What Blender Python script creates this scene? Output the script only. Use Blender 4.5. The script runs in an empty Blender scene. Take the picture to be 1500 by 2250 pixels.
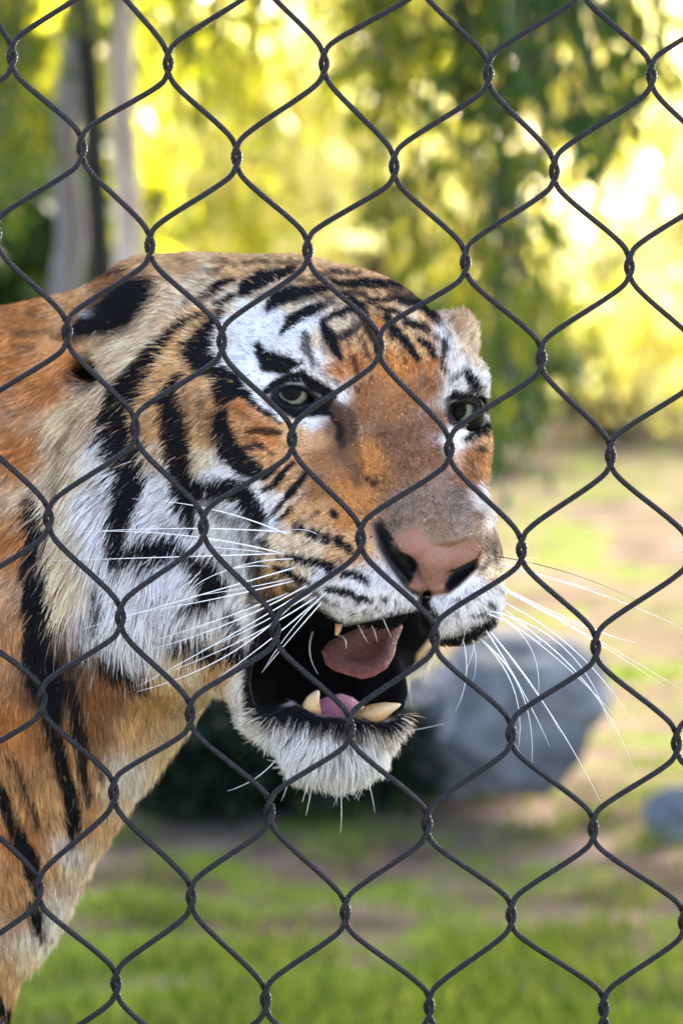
import bpy, math, random
import numpy as np
from mathutils import Vector, Matrix

scene = bpy.context.scene
COL = scene.collection
# ------------------------------------------------------------------ camera
CAM_H, PITCH, LENS = 0.95, math.radians(2.2), 105.0
FPX = LENS/36*2250                     # focal length in units of the 1500 x 2250 frame
UNIT = 0.0003                          # one plate unit of the tiger in metres
D0 = FPX*UNIT                          # distance of the tiger's eyes
cam_d = bpy.data.cameras.new("camera"); cam = bpy.data.objects.new("camera", cam_d); COL.objects.link(cam)
cam_d.sensor_fit = 'VERTICAL'; cam_d.sensor_height = 36; cam_d.sensor_width = 24; cam_d.lens = LENS
cam_d.clip_start = 0.05; cam_d.clip_end = 600
cam.location = (0, 0, CAM_H); cam.rotation_euler = (math.pi/2 - PITCH, 0, 0)
cam_d.dof.use_dof = True; cam_d.dof.focus_distance = D0 - 330*UNIT; cam_d.dof.aperture_fstop = 6.9
scene.camera = cam
# ------------------------------------------------------------------ daylight
SUN_EL, SUN_AZ = math.radians(36), math.radians(16)       # behind the scene, a little to the right
world = bpy.data.worlds.new("World"); scene.world = world; world.use_nodes = True
wn = world.node_tree.nodes; wl = world.node_tree.links
sky = wn.new('ShaderNodeTexSky'); sky.sky_type = 'NISHITA'; sky.sun_disc = False
sky.sun_elevation = SUN_EL; sky.sun_rotation = SUN_AZ; sky.air_density = 0.7; sky.dust_density = 5.0; sky.ozone_density = 0.8
wl.new(sky.outputs[0], wn['Background'].inputs[0]); wn['Background'].inputs[1].default_value = 0.14
sun_d = bpy.data.lights.new("sun", 'SUN'); sun = bpy.data.objects.new("sun", sun_d); COL.objects.link(sun)
sun_d.energy = 2.6; sun_d.angle = math.radians(0.53); sun_d.color = (1, .90, .72)
SUN_DIR = Vector((math.sin(SUN_AZ)*math.cos(SUN_EL), math.cos(SUN_AZ)*math.cos(SUN_EL), math.sin(SUN_EL)))
sun.rotation_euler = SUN_DIR.to_track_quat('Z', 'Y').to_euler()
scene.view_settings.view_transform = 'Standard'; scene.view_settings.look = 'None'
scene.view_settings.gamma = 1; scene.view_settings.use_curve_mapping = False
scene.view_settings.exposure = 3.12
scene.cycles.max_bounces = 8; scene.cycles.transparent_max_bounces = 8

# ------------------------------------------------------------------ helpers
CP, SP = math.cos(PITCH), math.sin(PITCH)
def place(x, y, dist):
    """world points at camera depth dist seen at (x, y) of the 1500 x 2250 frame (arrays allowed)"""
    X = (np.asarray(x, float)-750)/FPX*dist; Y = -(np.asarray(y, float)-1125)/FPX*dist; Z = np.asarray(dist, float)
    return np.stack(np.broadcast_arrays(X, Z*CP + Y*SP, CAM_H + Y*CP - Z*SP), -1)
def plate(P):
    """plate units -> world"""
    P = np.asarray(P, float)
    return place(P[..., 0], P[..., 1], D0 - P[..., 2]*UNIT)
def on_ground(x, y):
    """distance and world point where the ray through (x, y) meets the ground"""
    t = PITCH + math.atan((y-1125)/FPX)
    g = CAM_H/math.tan(t)
    dist = g*CP + CAM_H*SP
    p = place(x, y, dist); p[2] = 0
    return dist, p
def mesh_of(name, verts, faces, mat=None, smooth=True):
    me = bpy.data.meshes.new(name)
    verts = np.asarray(verts, np.float32); faces = np.asarray(faces, np.int32)
    k = faces.shape[1]
    me.vertices.add(len(verts)); me.vertices.foreach_set('co', verts.ravel())
    me.loops.add(faces.size); me.loops.foreach_set('vertex_index', faces.ravel())
    me.polygons.add(len(faces)); me.polygons.foreach_set('loop_start', np.arange(0, faces.size, k, dtype=np.int32))
    me.update(calc_edges=True)
    me.polygons.foreach_set('use_smooth', np.full(len(faces), smooth))
    if mat: me.materials.append(mat)
    return me
def link(name, me, parent=None, **props):
    o = bpy.data.objects.new(name, me); COL.objects.link(o)
    if parent is not None: o.parent = parent; o.matrix_parent_inverse = parent.matrix_world.inverted()
    for k, v in props.items(): o[k] = v
    return o
def empty(name, loc, **props):
    o = bpy.data.objects.new(name, None); COL.objects.link(o); o.location = loc; o.empty_display_size = .1
    for k, v in props.items(): o[k] = v
    bpy.context.view_layer.update()
    return o
def tube(path, radii, sides=8, squash=None):
    """swept tube with closed ends -> verts, quads"""
    P = np.asarray(path, float); n = len(P); R = np.broadcast_to(np.asarray(radii, float), (n,))
    T = np.gradient(P, axis=0); T /= np.linalg.norm(T, axis=1, keepdims=True)+1e-12
    ref = np.array([0, 0, 1.]) if abs(T[0][2]) < .9 else np.array([1., 0, 0])
    u = np.cross(T[0], ref); u /= np.linalg.norm(u); V = []
    for i in range(n):
        u = u - T[i]*u.dot(T[i]); u /= np.linalg.norm(u)+1e-12; w = np.cross(T[i], u)
        for k in range(sides):
            a = 2*math.pi*k/sides; V.append(P[i] + R[i]*(math.cos(a)*u + math.sin(a)*w))
    F = []
    for i in range(n-1):
        for k in range(sides):
            a = i*sides+k; b = i*sides+(k+1) % sides; F.append((a, b, b+sides, a+sides))
    V.append(P[0]); V.append(P[-1]); c0 = n*sides; c1 = c0+1
    for k in range(0, sides, 2):
        k1 = (k+1) % sides; k2 = (k+2) % sides
        F.append((c0, k2, k1, k)); o = (n-1)*sides; F.append((c1, o+k, o+k1, o+k2))
    return np.array(V), np.array(F)
def merge(parts):
    V = []; F = []; o = 0
    for v, f in parts: V.append(v); F.append(np.asarray(f)+o); o += len(v)
    return np.concatenate(V), np.concatenate(F)
class NT:
    """small node-tree writer"""
    def __init__(s, name):
        s.m = bpy.data.materials.new(name); s.m.use_nodes = True; s.t = s.m.node_tree; s.n = s.t.nodes
        s.p = s.n['Principled BSDF']; s.out = s.n['Material Output']
    def add(s, typ, **kw):
        n = s.n.new(typ)
        for k, v in kw.items():
            if k in n.inputs and not hasattr(n, k): n.inputs[k].default_value = v
            else: setattr(n, k, v)
        return n
    def l(s, a, b): s.t.links.new(a, b)
    def noise(s, scale, detail=4, rough=.55, vec=None, dist=0):
        n = s.add('ShaderNodeTexNoise'); n.inputs['Scale'].default_value = scale; n.inputs['Detail'].default_value = detail
        n.inputs['Roughness'].default_value = rough; n.inputs['Distortion'].default_value = dist
        if vec is not None: s.l(vec, n.inputs['Vector'])
        return n
    def ramp(s, fac, stops, interp='LINEAR'):
        r = s.add('ShaderNodeValToRGB'); r.color_ramp.interpolation = interp
        e = r.color_ramp.elements
        while len(e) < len(stops): e.new(.5)
        for i, (p, c) in enumerate(stops): e[i].position = p; e[i].color = (*c, 1)
        s.l(fac, r.inputs[0]); return r
    def bump(s, h, strength, dist=.002):
        b = s.add('ShaderNodeBump'); b.inputs['Strength'].default_value = strength; b.inputs['Distance'].default_value = dist
        s.l(h, b.inputs['Height']); s.l(b.outputs[0], s.p.inputs['Normal']); return b
    def obj(s): return s.add('ShaderNodeTexCoord').outputs['Object']
def simple(name, col, rough=.7, spec=.4):
    m = NT(name); m.p.inputs['Base Color'].default_value = (*col, 1); m.p.inputs['Roughness'].default_value = rough
    m.p.inputs['Specular IOR Level'].default_value = spec; return m
def leaf_mat(name, ca, cb, trans, glow=(1, 1, .6), spec=.2):
    """leaf: diffuse face plus light coming through it; tint varies leaf by leaf"""
    m = NT(name); g = m.add('ShaderNodeNewGeometry')
    r = m.ramp(g.outputs['Random Per Island'], [(0, ca), (1, cb)])
    tr = m.add('ShaderNodeBsdfTranslucent'); mx = m.add('ShaderNodeMixShader'); mx.inputs[0].default_value = trans
    mul = m.add('ShaderNodeMix', data_type='RGBA', blend_type='MULTIPLY'); mul.inputs[0].default_value = 1
    m.l(r.outputs[0], mul.inputs[6]); mul.inputs[7].default_value = (*glow, 1)
    m.l(r.outputs[0], m.p.inputs['Base Color']); m.p.inputs['Roughness'].default_value = .5; m.p.inputs['Specular IOR Level'].default_value = spec
    m.l(mul.outputs[2], tr.inputs[0]); m.l(m.p.outputs[0], mx.inputs[1]); m.l(tr.outputs[0], mx.inputs[2]); m.l(mx.outputs[0], m.out.inputs[0])
    return m.m
rng = np.random.default_rng(11)
# ------------------------------------------------------------------ ground
def ground_height(x, y):
    return .035*np.sin(x*.9+y*.4)*np.sin(y*.7-x*.2) + .03*np.sin(x*2.3+1)*np.sin(y*1.9) + 1.0*np.clip((y-9.5)/22, 0, 1)**1.2 + .035*np.clip(y-34, 0, 60)
gm = NT('earth and turf')
oc = gm.obj()
n1 = gm.noise(2.6, 4, .6, oc, .6); n2 = gm.noise(4.2, 5, .6, oc); n3 = gm.noise(28, 4, .7, oc)
soil = gm.ramp(n2.outputs[0], [(.30, (.050,.039,.031)), (.5, (.115,.087,.067)), (.72, (.20,.155,.125))])
turf = gm.ramp(n3.outputs[0], [(.3, (.045,.070,.014)), (.55, (.115,.165,.026)), (.75, (.24,.25,.070))])
sep = gm.add('ShaderNodeSeparateXYZ'); gm.l(oc, sep.inputs[0])
mr = gm.add('ShaderNodeMapRange'); gm.l(sep.outputs[1], mr.inputs[0]); mr.inputs[1].default_value = 4.4; mr.inputs[2].default_value = 6.2; mr.inputs[3].default_value = .08; mr.inputs[4].default_value = -.055
ad = gm.add('ShaderNodeMath', operation='ADD'); gm.l(n1.outputs[0], ad.inputs[0]); gm.l(mr.outputs[0], ad.inputs[1])
ms = gm.ramp(ad.outputs[0], [(.44, (0,0,0)), (.56, (1,1,1))])
mix = gm.add('ShaderNodeMix', data_type='RGBA'); gm.l(ms.outputs[0], mix.inputs[0]); gm.l(soil.outputs[0], mix.inputs[6]); gm.l(turf.outputs[0], mix.inputs[7])
gm.l(mix.outputs[2], gm.p.inputs['Base Color']); gm.p.inputs['Roughness'].default_value = .95; gm.p.inputs['Specular IOR Level'].default_value = 0
gm.bump(n3.outputs[0], .6, .03)
gx = np.concatenate([np.linspace(-160, -12, 20), np.linspace(-10, 10, 81), np.linspace(12, 160, 20)])
gy = np.concatenate([np.linspace(-40, -2, 8), np.linspace(-1, 30, 125), np.linspace(32, 300, 40)])
GX, GY = np.meshgrid(gx, gy); GZ = ground_height(GX, GY)
nx = len(gx); ii = np.arange(len(gy)-1)[:, None]*nx + np.arange(nx-1)[None, :]
gf = np.stack([ii, ii+1, ii+1+nx, ii+nx], -1).reshape(-1, 4)
ground = link('ground', mesh_of('ground', np.stack([GX, GY, GZ], -1).reshape(-1, 3), gf, gm.m), kind='structure')

# turf blades near the camera, in tufts
def blades(n, x0, x1, y0, y1, hmin, hmax, keep):
    x = rng.uniform(x0, x1, n*3); y = rng.uniform(y0, y1, n*3)
    m = rng.random(n*3) < keep(x, y); x = x[m][:n]; y = y[m][:n]; k = len(x)
    h = rng.uniform(hmin, hmax, k); a = rng.uniform(0, 6.28, k); lean = rng.uniform(.1, .7, k)*h; w = rng.uniform(.002, .004, k)
    z = ground_height(x, y) - .004
    V = np.empty((k, 4, 3)); dx, dy = np.cos(a), np.sin(a)
    V[:, 0] = np.stack([x-dy*w, y+dx*w, z], 1); V[:, 1] = np.stack([x+dy*w, y-dx*w, z], 1)
    V[:, 2] = np.stack([x+dx*lean*.4+dy*w*.7, y+dy*lean*.4-dx*w*.7, z+h*.6], 1); V[:, 3] = np.stack([x+dx*lean, y+dy*lean, z+h], 1)
    return V.reshape(-1, 3), np.arange(k*4).reshape(-1, 4)
def turfy(x, y):
    v = .45+.5*np.sin(x*9+2*np.sin(y*4.3))*np.sin(y*7+1.2+1.5*np.sin(x*5)) + .35*np.clip((5.1-y)/.9, -1, 1)
    return np.clip((v-.28)*2.2, 0.02, 1)
gv, gq = blades(38000, -2.4, 2.4, 4.0, 10.5, .02, .07, turfy)
link('grass', mesh_of('grass', gv, gq, leaf_mat('turf blades', (.055,.10,.010), (.20,.235,.045), .35, spec=.03), False), kind='stuff', label='short green turf in uneven patches behind the tiger')

# ------------------------------------------------------------------ rocks
def rock_mesh(name, rad, seed, mat, sub=5):
    import bmesh
    bm = bmesh.new(); bmesh.ops.create_icosphere(bm, subdivisions=sub, radius=1)
    r = np.random.default_rng(seed); co = np.array([v.co[:] for v in bm.verts])
    for _ in range(13):                       # knock flats off it
        d = r.normal(size=3); d /= np.linalg.norm(d); h = r.uniform(.45, .82); e = co@d; m = e > h
        co[m] -= np.outer((e[m]-h)*.94, d)
    for f in (3, 7, 15, 31):
        ph = r.uniform(0, 6.28, 6); co *= 1 + (.13/f*2)*(np.sin(co[:, :1]*f+ph[0])*np.sin(co[:, 1:2]*f+ph[1])+np.sin(co[:, 2:]*f+ph[2]))
    for v, c in zip(bm.verts, co*np.array(rad)): v.co = c
    me = bpy.data.meshes.new(name); bm.to_mesh(me); bm.free(); me.materials.append(mat)
    me.polygons.foreach_set('use_smooth', np.full(len(me.polygons), True)); return me
def rock_mat(name, a, b, c):
    m = NT(name); o = m.obj(); k = m.noise(7, 8, .7, o, .8); k2 = m.noise(40, 6, .7, o)
    r = m.ramp(k.outputs[0], [(.28, a), (.5, b), (.7, c)]); m.l(r.outputs[0], m.p.inputs['Base Color'])
    m.p.inputs['Roughness'].default_value = .9; m.bump(k2.outputs[0], .7, .01); return m.m
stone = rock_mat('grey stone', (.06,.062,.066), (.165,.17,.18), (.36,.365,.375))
painted_shade_stone = rock_mat('painted shade stone', (.006,.007,.006), (.014,.015,.013), (.03,.032,.028))  # near-black because the shade under the jaw is put into the stone colour
def put_rock(px, py, dist, rad, seed, mat, label, tilt=0):
    p = place(px, py, dist); p[2] = max(p[2], 0)
    o = link('boulder', rock_mesh('boulder', rad, seed, mat), label=label, category='boulder', group='boulders on the grass behind the tiger'); o.location = p
    o.rotation_euler = (0, tilt, seed*1.3); return o
put_rock(1110, 1590, 6.75, (.255,.22,.255), 5, stone, 'big pale grey boulder on the grass right of the chin', .1)
put_rock(960, 1640, 7.15, (.20,.2,.21), 9, stone, 'lower grey boulder half hidden behind the open jaw')
put_rock(1500, 1835, 6.5, (.125,.11,.105), 21, stone, 'small grey boulder at the right edge of the grass')
put_rock(760, 1620, 7.3, (.26,.22,.20), 33, painted_shade_stone, 'near-black boulder below the jaw, shade painted into its colour')
put_rock(430, 1640, 7.1, (.30,.24,.21), 41, painted_shade_stone, 'near-black boulder behind the breast, shade painted into its colour')

# ------------------------------------------------------------------ plants
def leaves(cent, direc, size, width, r, curl=.25):
    """lance-shaped leaves (two quads, folded on the midrib) at cent pointing along direc"""
    n = len(cent); d = direc/(np.linalg.norm(direc, axis=1, keepdims=True)+1e-9)
    s = np.cross(d, r.normal(size=(n, 3))); s /= np.linalg.norm(s, axis=1, keepdims=True)+1e-9
    nn = np.cross(s, d); L = np.asarray(size)[:, None]; Wd = np.asarray(width)[:, None]
    V = np.empty((n, 6, 3)); base = cent
    V[:, 0] = base; V[:, 1] = base + d*L*.4 + s*Wd + nn*Wd*curl; V[:, 2] = base + d*L*.4 - s*Wd + nn*Wd*curl
    V[:, 3] = base + d*L - nn*L*.08; V[:, 4] = base + d*L*.45; V[:, 5] = base + d*L*.75 - nn*L*.02
    k = np.arange(n)[:, None]*6
    F = np.concatenate([k+np.array([[0, 1, 5, 4]]), k+np.array([[0, 4, 5, 2]])]); 
    # tip faces
    F2 = np.concatenate([k+np.array([[1, 3, 5, 5]]), k+np.array([[2, 5, 5, 3]])])
    V[:, 5] = V[:, 3]
    return V.reshape(-1, 3), F
def limb(a, b, r0, r1, r, bend=.06, n=9):
    a = np.asarray(a, float); b = np.asarray(b, float); t = np.linspace(0, 1, n)[:, None]
    L = np.linalg.norm(b-a); w = r.normal(0, bend*L, 3)
    P = a + (b-a)*t + w*np.sin(t*math.pi) + r.normal(0, .006*L, (n, 3))*np.sin(t*math.pi)
    return P, np.linspace(r0, r1, n)
def bark(name, a, b, c):
    m = NT(name); o = m.obj(); mp = m.add('ShaderNodeMapping'); mp.inputs['Scale'].default_value = (6, 6, 1.2); m.l(o, mp.inputs[0])
    k = m.noise(3.5, 7, .65, mp.outputs[0], .5); r = m.ramp(k.outputs[0], [(.3, a), (.5, b), (.72, c)])
    m.l(r.outputs[0], m.p.inputs['Base Color']); m.p.inputs['Roughness'].default_value = .9; m.bump(k.outputs[0], .9, .02); return m.m
grey_bark = bark('grey bark', (.10,.092,.096), (.20,.185,.19), (.30,.28,.285))
tan_bark = bark('tan bark', (.38,.28,.25), (.62,.50,.46), (.76,.65,.61))
dark_bark = bark('dark bark', (.006,.005,.005), (.015,.013,.012), (.035,.03,.028))
painted_shade_leaf = leaf_mat('painted shade leaves', (.004,.012,.005), (.012,.03,.010), .15)  # leaf colour blackened to carry the shade below the jaw
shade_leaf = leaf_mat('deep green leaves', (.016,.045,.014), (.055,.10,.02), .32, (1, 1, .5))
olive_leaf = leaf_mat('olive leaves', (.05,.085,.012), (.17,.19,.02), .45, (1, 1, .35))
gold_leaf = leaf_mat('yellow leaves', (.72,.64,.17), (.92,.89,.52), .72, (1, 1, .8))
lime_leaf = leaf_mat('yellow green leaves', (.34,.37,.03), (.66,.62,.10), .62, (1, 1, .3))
glare_leaf = leaf_mat('painted glare leaves', (.84,.79,.48), (.94,.92,.74), .72, (1, 1, .9))  # glare of sun and sky painted into the leaves as a cream tone
def crown_cloud(c, rad, n_clump, per, size, r, clump=.22, up=0, hang=.5):
    """leaf points spread in clumps through an uneven ellipsoid"""
    c = np.asarray(c, float); rad = np.asarray(rad, float)
    d = r.normal(size=(n_clump, 3)); d /= np.linalg.norm(d, axis=1, keepdims=True)
    q = c + d*rad*(r.uniform(.25, 1.08, n_clump)**.6)[:, None]
    P = np.repeat(q, per, 0) + r.normal(0, 1, (n_clump*per, 3))*np.repeat(r.uniform(.5, 1.4, n_clump), per)[:, None]*clump*rad.mean()
    D = r.normal(0, 1, (len(P), 3)); D[:, 2] -= hang*1.4
    sz = r.uniform(.6, 1.3, len(P))*size
    return leaves(P, D, sz, sz*r.uniform(.16, .26, len(P)), r)
def far_tree(px, py, dist, rad, mats, label, seed, trunk_h=None, n=70, per=34, size=.2, name='tree', cat='tree'):
    r = np.random.default_rng(seed); c = place(px, py, dist); foot = np.array([c[0]+r.normal(0, .3), c[1], 0]); foot[2] = ground_height(foot[0], foot[1])-.05
    root = empty(name, foot, label=label, category=cat, group='trees and bushes at the back of the enclosure')
    parts = []
    if name == 'tree':
        P, R = limb(foot, c+np.array([0, 0, rad[2]*.2]), .11*rad[2]**.5, .04, r, .04); parts.append(tube(P, R, 8))
        for _ in range(7):
            k = r.integers(3, 8); e = c + r.normal(0, .45, 3)*np.array(rad); P2, R2 = limb(P[k], e, R[k]*.6, .012, r, .1); parts.append(tube(P2, R2, 6))
        v, f = merge(parts); link('trunk', mesh_of('trunk', v, f, dark_bark), root)
    else:
        for _ in range(9):
            e = c + r.normal(0, .5, 3)*np.array(rad); P2, R2 = limb(foot+np.array([r.normal(0, .08), r.normal(0, .08), 0]), e, .03, .008, r, .08); parts.append(tube(P2, R2, 6))
        v, f = merge(parts); link('stem', mesh_of('stem', v, f, dark_bark), root)
    for i, m in enumerate(mats):
        v, f = crown_cloud(c, rad, n//len(mats), per, size, r)
        link('crown', mesh_of('crown', v, f, m, False), root)
    return root
# sunlit trees far behind: (px, py, distance, radii, leaves, label)
G, LM, OL, SH = gold_leaf, lime_leaf, olive_leaf, shade_leaf
for i, a in enumerate([
    (40, 230, 15, (.75,.8,1.05), (OL, LM), 'olive green tree behind the grey trunk at upper left'),
    (430, 250, 19, (1.0,.9,1.1), (G, G, LM), 'golden tree just right of the tan trunk'),
    (640, 420, 22, (1.15,.9,.9), (G, LM, G), 'low golden tree above the top of the head'),
    (880, 520, 25, (1.2,1,.75), (G, G, LM), 'pale golden tree above the far ear'),
    (760, 40, 21, (1.25,.9,.8), (LM, G, OL), 'yellow green crown at the top between the leaf sprays'),
    (1260, 640, 27, (1.5,1,.6), (glare_leaf, G, LM), 'golden tree low at the right beside the drooping spray'),
    (1480, 330, 28, (.8,.9,1.2), (glare_leaf, G), 'thin golden tree at the right edge against the sky'),
    (1130, 230, 24, (1.1,.9,1.0), (glare_leaf, G), 'pale golden tree behind the dark green sprays at upper right'),
    (1400, 60, 31, (1.0,.9,1.0), (glare_leaf, glare_leaf), 'faint golden crown in the upper right corner'),
    (470, 480, 26, (1.3,.9,.9), (G, G, LM), 'bright golden tree behind the crown of the head')]):
    far_tree(*a, seed=100+i, n=54, per=30, size=.24)
for i, a in enumerate([
    (1180, 775, 30, (1.3,.8,.5), (OL, LM, G), 'rounded olive bush below the golden tree at right'),
    (1440, 755, 24, (.9,.7,.42), (G, G, LM), 'sunlit golden bush at the right edge above the bare earth'),
    (40, 560, 11, (.32,.4,.38), (SH, OL), 'blue green bush left of the trunks behind the neck'),
    (1000, 790, 21, (.9,.6,.55), (SH, OL), 'dark green bush behind the far ear'),
    (640, 800, 26, (2.2,.8,.75), (OL, LM, G), 'broad yellow green bush hidden behind the head')]):
    far_tree(*a, seed=140+i, n=44, per=26, size=.17, name='bush', cat='bush')
far_tree(620, 1640, 6.9, (.40,.14,.15), (painted_shade_leaf,), 'low dark green bush under the jaw, shade painted into its leaves', 171, n=60, per=60, size=.045, name='bush', cat='bush')

# the weeping trees whose shade covers the tiger; their sprays hang into the frame
def spray(top, bottom, r, n_leaf, size, spread=.03):
    """a hanging twig with leaves along it"""
    n = 12; t = np.linspace(0, 1, n)[:, None]; top = np.asarray(top, float); bottom = np.asarray(bottom, float)
    P = top + (bottom-top)*np.stack([t[:, 0]**1.6, t[:, 0]**1.6, t[:, 0]], 1) + r.normal(0, .01, (n, 3))
    tt = np.sort(r.uniform(.08, 1, n_leaf)); C = np.stack([np.interp(tt, t[:, 0], P[:, k]) for k in range(3)], 1)
    D = np.stack([r.normal(0, .55, n_leaf), r.normal(0, .55, n_leaf), -np.abs(r.normal(.9, .3, n_leaf))], 1)
    sz = size*r.uniform(.6, 1.25, n_leaf)
    return tube(P, np.linspace(.006, .0015, n), 4), leaves(C+r.normal(0, spread, C.shape), D, sz, sz*r.uniform(.10, .17, n_leaf), r)
def weeping_tree(foot, trunk_top, r0, mat, label, crown_c, crown_rad, sprays, seed, n_clump=150, per=36):
    r = np.random.default_rng(seed); root = empty('weeping_tree', foot, label=label, category='tree', group='weeping trees standing behind the tiger')
    P, R = limb(foot, trunk_top, r0, r0*.7, r, .003, 14); R[0] *= 1.35; link('trunk', mesh_of('trunk', *tube(P, R, 14), mat), root)
    tip = P[-1]; br = []; twigs = []; lv = {}
    for _ in range(14):
        e = np.asarray(crown_c) + r.normal(0, .5, 3)*np.asarray(crown_rad); br.append(tube(*limb(tip, e, r0*.45, .012, r, .08), 7))
    for (px, py0, py1, d, cnt, wid, mt, nl, sz) in sprays:
        for _ in range(cnt):
            x = px + r.normal(0, wid); dd = d + r.normal(0, .35); k = r.uniform(.55, 1.05)
            top = place(x + r.normal(0, wid*.5), py0-700*r.uniform(.3, .9), dd); bot = place(x, py0 + (py1-py0)*k, dd)
            tw, l = spray(top, bot, r, nl, sz); twigs.append(tw); lv.setdefault(mt.name, [mt, []])[1].append(l)
        a = place(px, py0-620, d); br.append(tube(*limb(tip, a, r0*.3, .012, r, .1), 6))
    link('branch', mesh_of('branch', *merge(br), mat), root)
    if twigs: link('twig', mesh_of('twig', *merge(twigs), dark_bark), root, kind='stuff')
    v, f = crown_cloud(crown_c, crown_rad, n_clump, per, .30, r, .12)
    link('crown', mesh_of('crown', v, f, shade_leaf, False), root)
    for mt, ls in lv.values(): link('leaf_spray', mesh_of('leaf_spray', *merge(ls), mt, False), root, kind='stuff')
    return root
def foot_at(px, d):
    p = place(px, 1125, d); return np.array([p[0], p[1], ground_height(p[0], p[1])-.05])
f1 = foot_at(136, 8.4); f2 = foot_at(250, 8.1); f3 = foot_at(200, 7.7)
weeping_tree(f1, f1+np.array([.03,0,3.2]), .050, grey_bark, 'weeping tree with the grey trunk at upper left', f1+np.array([.2,-2.2,4.4]), (2.2,2.6,1.2),
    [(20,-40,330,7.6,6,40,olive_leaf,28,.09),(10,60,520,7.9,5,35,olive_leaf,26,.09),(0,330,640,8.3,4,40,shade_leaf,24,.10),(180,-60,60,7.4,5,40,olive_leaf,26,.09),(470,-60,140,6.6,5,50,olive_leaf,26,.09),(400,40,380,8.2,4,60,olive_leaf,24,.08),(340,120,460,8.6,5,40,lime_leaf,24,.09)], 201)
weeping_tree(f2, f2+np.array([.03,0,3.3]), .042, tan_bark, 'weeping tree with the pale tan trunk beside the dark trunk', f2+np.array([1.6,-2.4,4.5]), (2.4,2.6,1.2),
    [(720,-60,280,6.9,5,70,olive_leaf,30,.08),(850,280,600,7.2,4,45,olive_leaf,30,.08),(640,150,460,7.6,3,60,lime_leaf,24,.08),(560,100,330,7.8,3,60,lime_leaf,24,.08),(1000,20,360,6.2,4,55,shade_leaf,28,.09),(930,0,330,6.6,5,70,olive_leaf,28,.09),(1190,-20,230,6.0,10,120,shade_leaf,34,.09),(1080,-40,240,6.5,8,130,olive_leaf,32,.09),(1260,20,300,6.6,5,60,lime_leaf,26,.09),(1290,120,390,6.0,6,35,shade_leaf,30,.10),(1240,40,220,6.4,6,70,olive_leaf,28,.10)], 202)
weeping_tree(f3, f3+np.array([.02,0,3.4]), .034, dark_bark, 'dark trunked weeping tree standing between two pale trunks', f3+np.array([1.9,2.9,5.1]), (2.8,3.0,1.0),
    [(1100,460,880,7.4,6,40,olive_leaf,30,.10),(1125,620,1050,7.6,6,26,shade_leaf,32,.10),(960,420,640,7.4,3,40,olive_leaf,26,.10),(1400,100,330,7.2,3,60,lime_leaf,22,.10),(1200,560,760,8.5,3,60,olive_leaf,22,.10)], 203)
# unseen, added before the fence to reflect warm sun at the tiger: bounce concrete slabs
pm = NT('bounce concrete'); o = pm.obj(); k = pm.noise(9, 6, .65, o); r_ = pm.ramp(k.outputs[0], [(.3, (.46,.42,.36)), (.7, (.60,.56,.49))]); pm.l(r_.outputs[0], pm.p.inputs['Base Color']); pm.p.inputs['Roughness'].default_value = .85
k3 = pm.noise(120, 4, .7, o); pm.bump(k3.outputs[0], .4, .002)
v_, f_ = [], []
for i in range(-8, 8):
    for j in range(-9, 1):
        x0, x1, y0, y1 = i*1.5+.006, (i+1)*1.5-.006, j*1.5-.4+.006, (j+1)*1.5-.4-.006
        n_ = len(v_); v_ += [(x0,y0,.10),(x1,y0,.10),(x1,y1,.10),(x0,y1,.10),(x0,y0,-.1),(x1,y0,-.1),(x1,y1,-.1),(x0,y1,-.1)]
        f_ += [[n_+a for a in q] for q in ((0,1,2,3),(4,7,6,5),(0,4,5,1),(1,5,6,2),(2,6,7,3),(3,7,4,0))]
link('path', mesh_of('path', v_, f_, pm.m, False), kind='structure')  # added reflector slabs, not a known walkway
# ---- TIGER-GEO-BEGIN
# The tiger is laid out in "plate units": x right, y down, z towards the camera, 1 unit = 0.3 mm.
EYE_MID = np.array([825., 885., 0.])
AX_L = np.array([.9015, .0975, -.4215]); AX_L /= np.linalg.norm(AX_L)   # across the face
AX_F = np.array([.38, .30, .875]); AX_F -= AX_L * AX_F.dot(AX_L); AX_F /= np.linalg.norm(AX_F)   # along the muzzle
AX_U = np.cross(AX_L, AX_F)
if AX_U[1] > 0: AX_U = -AX_U                                                                    # up the skull
HB = np.stack([AX_L, AX_F, AX_U])          # rows: l, f, u
def H(l, f, u): return EYE_MID + l*AX_L + f*AX_F + u*AX_U

def axis_coords(segs):
    """rectilinear grid coordinates: [(start, end, step)...]"""
    out = []
    for a, b, st in segs:
        n = max(1, int(round((b-a)/st)))
        out.append(np.linspace(a, b, n, endpoint=False))
    out.append(np.array([segs[-1][1]]))
    return np.concatenate(out).astype(np.float32)

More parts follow.
